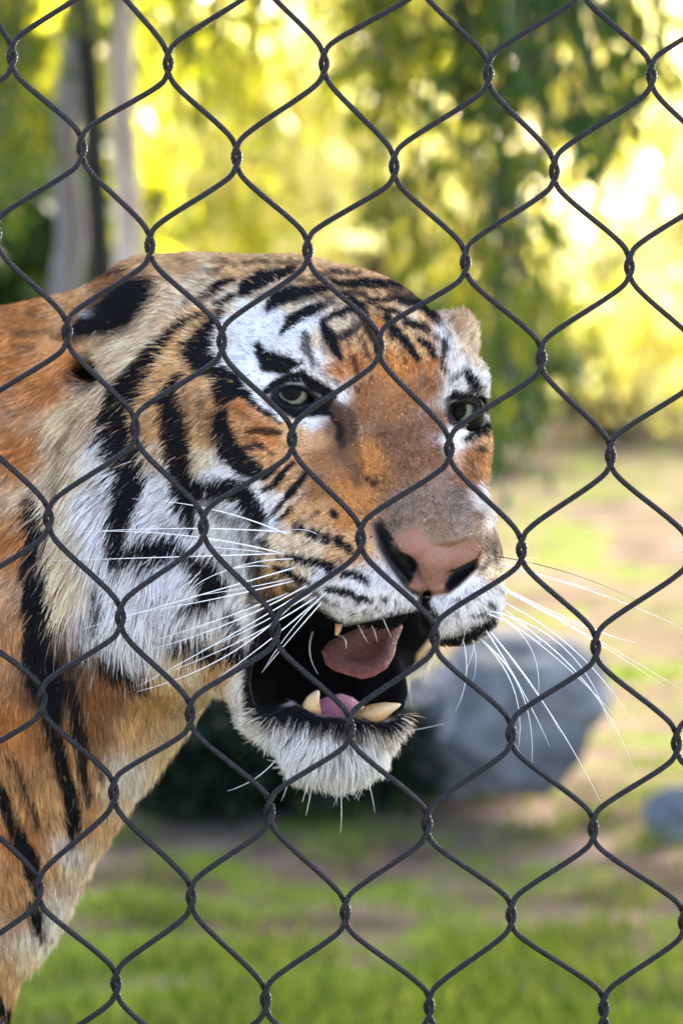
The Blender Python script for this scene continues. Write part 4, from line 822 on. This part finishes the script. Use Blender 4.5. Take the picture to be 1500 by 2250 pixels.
# coat
P, hc, hr, hn = grow_coat(TV, TQ, TN, rng)
n, K_ = P.shape[:2]
hcu = bpy.data.hair_curves.new('fur'); hcu.add_curves([K_]*n)
hcu.points.foreach_set('position', plate(P.reshape(-1, 3)).astype(np.float32).ravel())
taper = np.array([1, .95, .8, .55, .12], np.float32)
ra = hcu.attributes.get('radius') or hcu.attributes.new('radius', 'FLOAT', 'POINT')
ra.data.foreach_set('value', (hr[:, None]*taper*UNIT).astype(np.float32).ravel())
cc = hcu.attributes.new('coat', 'FLOAT_COLOR', 'CURVE'); cc.data.foreach_set('color', np.concatenate([hc, np.ones((n, 1), np.float32)], 1).ravel())
wn_ = np.stack([hn[:, 0], -hn[:, 2], -hn[:, 1]], 1)
na = hcu.attributes.new('skin_normal', 'FLOAT_VECTOR', 'CURVE'); na.data.foreach_set('vector', wn_.astype(np.float32).ravel())
fm = NT('tiger fur'); fm.n.remove(fm.p)
fa = fm.add('ShaderNodeAttribute', attribute_name='coat'); fn = fm.add('ShaderNodeAttribute', attribute_name='skin_normal')
hi = fm.add('ShaderNodeHairInfo')
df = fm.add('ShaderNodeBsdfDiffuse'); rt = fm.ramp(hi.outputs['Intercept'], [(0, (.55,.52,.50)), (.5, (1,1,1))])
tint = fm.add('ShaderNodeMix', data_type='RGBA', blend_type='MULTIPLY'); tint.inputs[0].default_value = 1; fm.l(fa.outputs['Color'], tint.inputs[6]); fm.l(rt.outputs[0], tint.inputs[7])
gn = fm.add('ShaderNodeNewGeometry'); sc1 = fm.add('ShaderNodeVectorMath', operation='SCALE'); fm.l(gn.outputs['Normal'], sc1.inputs[0]); sc1.inputs['Scale'].default_value = .8
av = fm.add('ShaderNodeVectorMath', operation='ADD'); fm.l(fn.outputs['Vector'], av.inputs[0]); fm.l(sc1.outputs[0], av.inputs[1]); nv = fm.add('ShaderNodeVectorMath', operation='NORMALIZE'); fm.l(av.outputs[0], nv.inputs[0])
fm.l(tint.outputs[2], df.inputs[0]); fm.l(nv.outputs[0], df.inputs['Normal'])
tr = fm.add('ShaderNodeBsdfTranslucent'); fm.l(fa.outputs['Color'], tr.inputs[0])
gl = fm.add('ShaderNodeBsdfHair'); gl.component = 'Reflection'; gl.inputs['RoughnessU'].default_value = .35; gl.inputs['RoughnessV'].default_value = .6
gl.inputs['Color'].default_value = (.9, .9, .95, 1)
m1 = fm.add('ShaderNodeMixShader'); m1.inputs[0].default_value = .14; fm.l(df.outputs[0], m1.inputs[1]); fm.l(tr.outputs[0], m1.inputs[2])
m2 = fm.add('ShaderNodeMixShader'); m2.inputs[0].default_value = .009; fm.l(m1.outputs[0], m2.inputs[1]); fm.l(gl.outputs[0], m2.inputs[2])
fm.l(m2.outputs[0], fm.out.inputs[0])
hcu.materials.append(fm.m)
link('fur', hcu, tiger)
# eyes
def eye_mat():
    m = NT('tiger eye'); o = m.obj(); s = m.add('ShaderNodeSeparateXYZ'); m.l(o, s.inputs[0])
    c = m.add('ShaderNodeCombineXYZ'); m.l(s.outputs[0], c.inputs[0]); m.l(s.outputs[1], c.inputs[1])
    ln = m.add('ShaderNodeVectorMath', operation='LENGTH'); m.l(c.outputs[0], ln.inputs[0])
    R = 62*UNIT
    dv = m.add('ShaderNodeMath', operation='DIVIDE'); m.l(ln.outputs['Value'], dv.inputs[0]); dv.inputs[1].default_value = R
    r = m.ramp(dv.outputs[0], [(0, (.003,.003,.003)), (.34, (.003,.003,.003)), (.365, (.10,.105,.07)), (.42, (.17,.175,.12)), (.52, (.11,.115,.075)), (.575, (.02,.02,.015)), (.64, (.006,.005,.005))])
    k = m.noise(1500, 4, .7, o); mx = m.add('ShaderNodeMix', data_type='RGBA', blend_type='MULTIPLY'); mx.inputs[0].default_value = .5
    m.l(r.outputs[0], mx.inputs[6]); k2 = m.ramp(k.outputs[0], [(.3, (.5,.5,.45)), (.7, (1.4,1.4,1.3))]); m.l(k2.outputs[0], mx.inputs[7])
    m.l(mx.outputs[2], m.p.inputs['Base Color']); m.p.inputs['Roughness'].default_value = .5; m.p.inputs['Specular IOR Level'].default_value = .03; m.p.inputs['Coat Weight'].default_value = .07; m.p.inputs['Coat Roughness'].default_value = .02
    return m.m
em = eye_mat()
def ball(r, n=24, k=32):
    V = []; F = []
    for i in range(n+1):
        a = math.pi*i/n
        for j in range(k): b = 2*math.pi*j/k; V.append((r*math.sin(a)*math.cos(b), r*math.sin(a)*math.sin(b), r*math.cos(a)))
    for i in range(n):
        for j in range(k): F.append((i*k+j, (i+1)*k+j, (i+1)*k+(j+1) % k, i*k+(j+1) % k))
    return np.array(V), np.array(F)
for c, r_, gaze in ((NEAR_BALL, 62, (641, 858)), (FAR_BALL, 60, (1000, 900))):
    me = mesh_of('eye', *ball(r_*UNIT), em)
    e = link('eye', me, tiger); w = plate(c)
    s_ = r_; dx, dy = gaze[0]-c[0], gaze[1]-c[1]
    d = Vector((dx, -math.sqrt(max(s_*s_-dx*dx-dy*dy, 1)), -dy)).normalized()
    e.location = w; e.rotation_euler = d.to_track_quat('Z', 'Y').to_euler()
# tongue and palate inside the mouth
def pillow(poly, z0, thick, step=4, tilt=(0, 0), edge=18, crimp=0, bowl=0):
    """padded solid over a polygon (plate units), domed towards the camera"""
    p = np.array(poly, float); xs = np.arange(p[:, 0].min()-step, p[:, 0].max()+2*step, step); ys = np.arange(p[:, 1].min()-step, p[:, 1].max()+2*step, step)
    X, Y = np.meshgrid(xs, ys, indexing='ij'); d = poly_sd(X.ravel(), Y.ravel(), p).reshape(X.shape)
    c = p.mean(0)
    # pull outside points onto the outline
    gx_, gy_ = np.gradient(d, step); k = np.clip(d, 0, None); Xc = X-gx_*k; Yc = Y-gy_*k
    t = np.clip(-d/edge, 0, 1); h = np.sqrt(np.clip(1-(1-t)**2, 0, 1))
    Z = z0 + (Xc-c[0])*tilt[0] + (Yc-c[1])*tilt[1]; rough = crimp*np.sin(Xc*.9)*np.sin(Yc*.8)*h - bowl*np.clip((-d-12)/40, 0, 1)**2
    top = np.stack([Xc, Yc, Z+h*thick+rough], -1); bot = np.stack([Xc, Yc, Z-h*thick*.4], -1)
    ok = d < step*1.2; cell = ok[:-1, :-1] & ok[1:, :-1] & ok[:-1, 1:] & ok[1:, 1:]
    ni = X.shape[1]; I, J = np.nonzero(cell); a = I*ni+J
    q = np.stack([a, a+ni, a+ni+1, a+1], 1); V = np.concatenate([top.reshape(-1, 3), bot.reshape(-1, 3)]); n = X.size
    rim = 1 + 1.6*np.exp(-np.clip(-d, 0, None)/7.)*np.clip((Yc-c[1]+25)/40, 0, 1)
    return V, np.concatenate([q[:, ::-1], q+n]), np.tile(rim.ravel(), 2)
def flesh(name, a, b, rough):
    m = NT(name); o = m.obj(); k = m.noise(260, 5, .6, o); r = m.ramp(k.outputs[0], [(.3, a), (.7, b)]); m.l(r.outputs[0], m.p.inputs['Base Color'])
    m.p.inputs['Roughness'].default_value = rough; m.p.inputs['Subsurface Weight'].default_value = .25; m.p.inputs['Subsurface Scale'].default_value = .003
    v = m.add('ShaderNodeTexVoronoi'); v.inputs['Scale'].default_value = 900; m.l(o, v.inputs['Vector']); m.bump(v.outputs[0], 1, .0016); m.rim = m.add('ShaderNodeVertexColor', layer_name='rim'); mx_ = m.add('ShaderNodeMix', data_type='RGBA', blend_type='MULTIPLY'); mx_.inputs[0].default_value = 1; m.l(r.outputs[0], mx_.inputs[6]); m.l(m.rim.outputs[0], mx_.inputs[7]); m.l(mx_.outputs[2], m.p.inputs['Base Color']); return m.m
TONGUE = [(706,1432),(722,1410),(760,1392),(810,1368),(880,1352),(884,1380),(872,1410),(866,1440),(850,1468),(822,1486),(795,1492),(765,1484),(735,1474),(715,1460)]
def fleshy(name, poly, args, mat, **kw):
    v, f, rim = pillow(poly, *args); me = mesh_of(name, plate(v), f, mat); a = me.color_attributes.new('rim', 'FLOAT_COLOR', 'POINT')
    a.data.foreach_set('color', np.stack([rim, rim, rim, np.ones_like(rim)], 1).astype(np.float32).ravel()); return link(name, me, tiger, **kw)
fleshy('tongue', TONGUE, (-25, 20, 4, (-.1, .55), 30, 1.2, 42), flesh('tongue', (.085,.024,.02), (.15,.048,.042), .45), label='dark pink rough tongue raised in the open mouth')  # muzzle's shade painted into the darker top; the paler edge is natural
GUM = [(690,1572),(702,1538),(725,1528),(750,1524),(775,1532),(800,1552),(806,1580),(750,1590)]
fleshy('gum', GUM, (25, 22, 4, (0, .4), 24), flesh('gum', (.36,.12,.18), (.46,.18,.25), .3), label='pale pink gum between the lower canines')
tm = NT('tooth ivory'); tcv = tm.add('ShaderNodeVertexColor', layer_name='wear'); k = tm.noise(240, 4, .6, tm.obj())
tr_ = tm.ramp(tcv.outputs[0], [(0, (.30,.15,.05)), (.45, (.50,.31,.13)), (1, (.70,.56,.36))]); mx = tm.add('ShaderNodeMix', data_type='RGBA', blend_type='MULTIPLY'); mx.inputs[0].default_value = .35
tm.l(tr_.outputs[0], mx.inputs[6]); kr = tm.ramp(k.outputs[0], [(.35, (.55,.45,.35)), (.65, (1,1,1))]); tm.l(kr.outputs[0], mx.inputs[7]); tm.l(mx.outputs[2], tm.p.inputs['Base Color'])
tm.p.inputs['Roughness'].default_value = .28; tm.p.inputs['Subsurface Weight'].default_value = .2; tm.p.inputs['Subsurface Scale'].default_value = .002
def canine(path, rad, label):
    t = np.linspace(0, 1, len(path)); u = np.linspace(0, 1, 16)
    P = np.stack([np.interp(u, t, [p[k] for p in path]) for k in range(3)], 1)
    for _ in range(3): P[1:-1] = .25*P[:-2]+.5*P[1:-1]+.25*P[2:]
    R = np.interp(u, t, rad); R[-1] *= .35
    v, f = tube(P, R, 14); me = mesh_of('canine', plate(v), f, tm.m)
    w = np.concatenate([np.repeat(u, 14), [0, 1]]); a = me.color_attributes.new('wear', 'FLOAT_COLOR', 'POINT')
    a.data.foreach_set('color', np.stack([w, w, w, np.ones_like(w)], 1).astype(np.float32).ravel())
    link('canine', me, tiger, label=label)
canine([(688,1584,62),(682,1556,78),(688,1536,82),(700,1517,76)], [22,22,15,3.5], 'short ivory lower canine on the side nearer the breast')
canine([(800,1584,56),(822,1570,76),(850,1557,84),(880,1548,84)], [27,25,15,3], 'long ivory lower canine leaning right')
canine([(744,1372,60),(742,1386,62),(738,1396,60)], [8,6,3], 'tip of an ivory upper canine under the lip')
# whiskers: pixel-plane root, bend and tip (plate units), depth from the pad
WHISK = [  # root, mid, tip, root z, tip z
 ((640,1178),(470,1120),(290,1096),300,230),((645,1170),(480,1162),(170,1170),300,200),((632,1219),(500,1190),(172,1168),300,240),((630,1216),(440,1222),(110,1232),300,180),
 ((650,1228),(540,1240),(440,1278),310,300),((600,1245),(510,1250),(400,1310),300,300),((655,1245),(500,1290),(178,1383),310,240),((650,1275),(500,1310),(280,1350),310,280),
 ((645,1270),(520,1295),(420,1310),310,300),((680,1283),(560,1345),(320,1430),320,300),((685,1290),(560,1365),(300,1510),320,280),((640,1300),(540,1340),(345,1405),310,300),
 ((690,1300),(590,1360),(440,1430),320,330),((700,1308),(600,1370),(360,1480),320,300),((720,1298),(660,1360),(580,1470),330,350),((660,1310),(560,1400),(300,1520),320,300),
 ((710,1320),(640,1400),(575,1478),330,350),((690,1325),(600,1400),(435,1520),320,300),((590,1215),(500,1205),(410,1200),290,290),((700,1175),(640,1165),(620,1172),330,330),
 ((687,1388),(680,1420),(698,1480),250,270),((800,1345),(770,1330),(757,1375),380,390),((830,1300),(800,1330),(742,1360),390,400),((785,1370),(795,1390),(808,1412),360,370),((815,1372),(825,1395),(828,1410),360,370),((840,1355),(848,1375),(860,1400),380,390),((740,1395),(755,1402),(760,1425),340,350),
 ((1088,1222),(1200,1245),(1400,1320),230,200),((1095,1235),(1180,1262),(1310,1295),230,220),((1098,1242),(1330,1310),(1510,1385),230,180),((1095,1240),(1130,1232),(1180,1224),230,240),((1098,1238),(1160,1235),(1195,1255),230,230),
 ((1095,1286),(1260,1370),(1395,1412),240,200),((1100,1288),(1250,1360),(1358,1402),240,220),((1100,1295),(1300,1400),(1490,1512),240,180),((1095,1292),(1240,1370),(1466,1514),240,170),((1096,1318),(1240,1410),(1388,1585),240,190),
 ((1090,1340),(1230,1440),(1395,1696),240,170),((1085,1345),(1260,1480),(1345,1568),240,200),((1065,1340),(1210,1400),(1345,1620),240,200),((1098,1330),(1180,1400),(1172,1405),240,230),
 ((1070,1380),(1190,1540),(1323,1770),240,160),((1070,1382),(1150,1480),(1232,1612),240,200),((1062,1378),(1120,1470),(1207,1640),240,210),((1050,1400),(1130,1520),(1137,1652),240,210),((1052,1402),(1110,1460),(1168,1675),240,200),
 ((1060,1345),(1150,1400),(1182,1530),240,220),((1015,1400),(1017,1520),(1000,1562),260,260),((1035,1400),(1045,1460),(1037,1500),260,260),((1040,1400),(1036,1440),(1024,1470),260,260),((985,1380),(1015,1380),(1012,1420),280,280),
 ((610,1665),(575,1700),(500,1738),40,60),((880,1608),(930,1600),(975,1590),-10,0),((745,1700),(750,1765),(748,1830),40,50),((800,1690),(815,1740),(823,1785),30,30),((690,1700),(682,1745),(672,1792),40,50),((640,1680),(632,1722),(618,1760),40,50),
 ((1050,815),(1070,790),(1082,758),-60,-60),((1055,820),(1085,785),(1110,768),-60,-60)]
wm = simple('whisker', (.82,.80,.76), .4); wm.p.inputs['Transmission Weight'].default_value = 0
dwm = simple('dark whisker', (.03,.03,.03), .4)
for i, (a, m_, t_, za, zt) in enumerate(WHISK):
    zf = front_z(F_, a[0], a[1]); za = zf-4 if zf else za
    u = np.linspace(0, 1, 12)[:, None]; A = np.array([*a, za], float); B = np.array([*t_, za+(zt-za)*1.0], float); M = np.array([*m_, 0], float)
    s = np.hypot(*(M-A)[:2]); e = np.hypot(*(B-M)[:2]); tm_ = s/(s+e); M[2] = za+(zt-za)*tm_ + 12
    C = (M - (1-tm_)**2*A - tm_**2*B)/(2*tm_*(1-tm_)) if .2 < tm_ < .8 else (2*M-.5*(A+B))
    P = (1-u)**2*A + 2*u*(1-u)*C + u*u*B
    L = np.linalg.norm(B-A); r0 = .45 + min(L, 320)/320*1.4
    dk = i in (27, 57, 58)
    v, f = tube(plate(P), np.linspace(r0, .35, 12)*UNIT*(.7 if dk else 1), 6)
    link('whisker', mesh_of('whisker', v, f, dwm.m if dk else wm.m), tiger)
# ------------------------------------------------------------------ woven cable fence
NODES = {  # row: knot centres as seen from the camera (x, y)
 0: [(27,125),(370,140),(712,140),(1072,160),(1430,165)],
 1: [(180,325),(520,345),(866,365),(1217,375)],
 2: [(-8,515),(330,540),(676,550),(1022,575),(1382,585)],
 3: [(148,730),(488,750),(833,760),(1188,785)],
 4: [(-48,925),(297,942),(642,965),(987,985),(1340,1000)],
 5: [(107,1140),(447,1157),(792,1182),(1145,1207)],
 6: [(-82,1335),(265,1357),(605,1385),(955,1400),(1308,1420)],
 7: [(92,1537),(418,1570),(768,1600),(1122,1612),(1485,1632)],
 8: [(-92,1720),(250,1742),(592,1782),(937,1810),(1302,1820)],
 9: [(85,1955),(420,1972),(758,2005),(1122,2010),(1500,2025)],
 10: [(-85,2145),(255,2162),(583,2197),(942,2212),(1325,2215)]}
FIRST = {0: 0, 1: 1, 2: 0, 3: 1, 4: 0, 5: 1, 6: 0, 7: 1, 8: 0, 9: 1, 10: 0}
rows = {}
A_, bx_, by_ = [], [], []
for r_, pts in NODES.items():
    for j, (x, y) in enumerate(pts):
        c = FIRST[r_] + 2*j; A_.append((1, c, r_, c*r_, r_*r_, c*c)); bx_.append(x); by_.append(y); rows[(c, r_)] = (x, y)
cx_ = np.linalg.lstsq(np.array(A_, float), np.array(bx_, float), rcond=None)[0]; cy_ = np.linalg.lstsq(np.array(A_, float), np.array(by_, float), rcond=None)[0]
FENCE_D = D0 - 462*UNIT
def knot(c, r):
    if (c, r) in rows: x, y = rows[(c, r)]
    else:
        cc_ = min(max(c, -1), 10); rr = min(max(r, -1), 11); k = np.array([1, cc_, rr, cc_*rr, rr*rr, cc_*cc_], float)
        x = float(k@cx_) + (c-cc_)*173 + (r-rr)*-6; y = float(k@cy_) + (r-rr)*205 + (c-cc_)*9
    return place(x, y, FENCE_D)
fm_ = NT('blackened steel cable'); o = fm_.obj(); k = fm_.noise(420, 5, .7, o); k2 = fm_.noise(60, 3, .6, o)
cr = fm_.ramp(k.outputs[0], [(.3, (.005,.0045,.0055)), (.55, (.012,.0115,.014)), (.8, (.05,.043,.042))]); fm_.l(cr.outputs[0], fm_.p.inputs['Base Color'])
fm_.p.inputs['Specular IOR Level'].default_value = .28; fm_.p.inputs['Metallic'].default_value = .2; rr_ = fm_.ramp(k2.outputs[0], [(.3, (.26,.26,.26)), (.7, (.42,.42,.42))]); fm_.l(rr_.outputs[0], fm_.p.inputs['Roughness']); fm_.bump(k.outputs[0], .3, .0006)
CR = 6.4*UNIT*FENCE_D/D0          # cable radius
HK = 39*UNIT*FENCE_D/D0           # half height of a knot
fence = empty('wire_mesh_fence', place(750, 1125, FENCE_D)*np.array([1, 1, 0]), label='dark twisted steel cable mesh fence between the camera and the tiger', category='fence')
def cable(c, r0, r1, fine):
    """one cable running down between knot columns c and c+1, wrapped once with its neighbour at every knot"""
    pts = []
    for r in range(r0, r1+1):
        right = (r+c) % 2 == 1          # knots sit at even (c + r)
        kc = c+1 if right else c
        K = knot(kc, r); tw = np.linspace(0, 1, 17)
        # on the left column this cable is the right-hand one of the pair and wraps round to stay on its side
        side = -1 if right else 1
        ang = tw*2*math.pi
        rad = CR*1.22
        for t, a in zip(tw, ang):
            # enter and leave on the same side, pass in front once and behind once
            pts.append(K + np.array([side*math.cos(a)*rad, -side*math.sin(a)*rad, HK*(1-2*t)]))
    pts = np.array(pts)
    # resample: spans between knots sag into an S
    out = [];
    n = len(pts)//17
    for i in range(n):
        blk = pts[i*17:(i+1)*17]; out.append(blk)
        if i < n-1:
            a = blk[-1]; b = pts[(i+1)*17]; t = np.linspace(0, 1, 14)[1:-1, None]; h = b-a
            ta = np.array([np.sign(h[0])*.25*abs(h[0]), 0, -1.0*abs(h[2])]); 
            H00 = 2*t**3-3*t**2+1; H10 = t**3-2*t**2+t; H01 = -2*t**3+3*t**2; H11 = t**3-t**2
            seg = H00*a + H10*ta*1.0 + H01*b + H11*ta*1.0
            lin = a+(b-a)*t
            out.append(.27*seg+.73*lin)
    P = np.concatenate(out)
    for _ in range(2): P[1:-1] = .25*P[:-2]+.5*P[1:-1]+.25*P[2:]
    # even arc-length steps
    s = np.concatenate([[0], np.cumsum(np.linalg.norm(np.diff(P, axis=0), axis=1))]); step = CR*fine
    u = np.arange(0, s[-1], step); return np.stack([np.interp(u, s, P[:, q]) for q in range(3)], 1), step
def rope(P, step, strands=6, per=4):
    n = len(P); T = np.gradient(P, axis=0); T /= np.linalg.norm(T, axis=1, keepdims=True)
    v0 = np.cross(T, np.array([0, 1., 0])); v0 /= np.linalg.norm(v0, axis=1, keepdims=True); v1 = np.cross(T, v0)
    m = strands*per; a = np.arange(m)/m*2*math.pi; lay = CR*7.9
    prof = 1.06 - .40*(1-np.abs(np.cos(a*strands/2)))**.85
    ph = np.arange(n)*step/lay*2*math.pi
    ang = a[None, :] + ph[:, None]
    V = P[:, None, :] + CR*prof[None, :, None]*(np.cos(ang)[..., None]*v0[:, None, :] + np.sin(ang)[..., None]*v1[:, None, :])
    i = np.arange(n-1)[:, None]*m; j = np.arange(m)[None, :]; j2 = (j+1) % m
    F = np.stack([i+j, i+j2, i+m+j2, i+m+j], -1).reshape(-1, 4)
    return V.reshape(-1, 3), F
for c in range(-9, 18):
    seen = -2 <= c <= 10
    P, st = cable(c, -5, 18, .8 if seen else 1.6)
    v, f = rope(P, st, per=4 if seen else 2); link('cable', mesh_of('cable', v, f, fm_.m), fence)
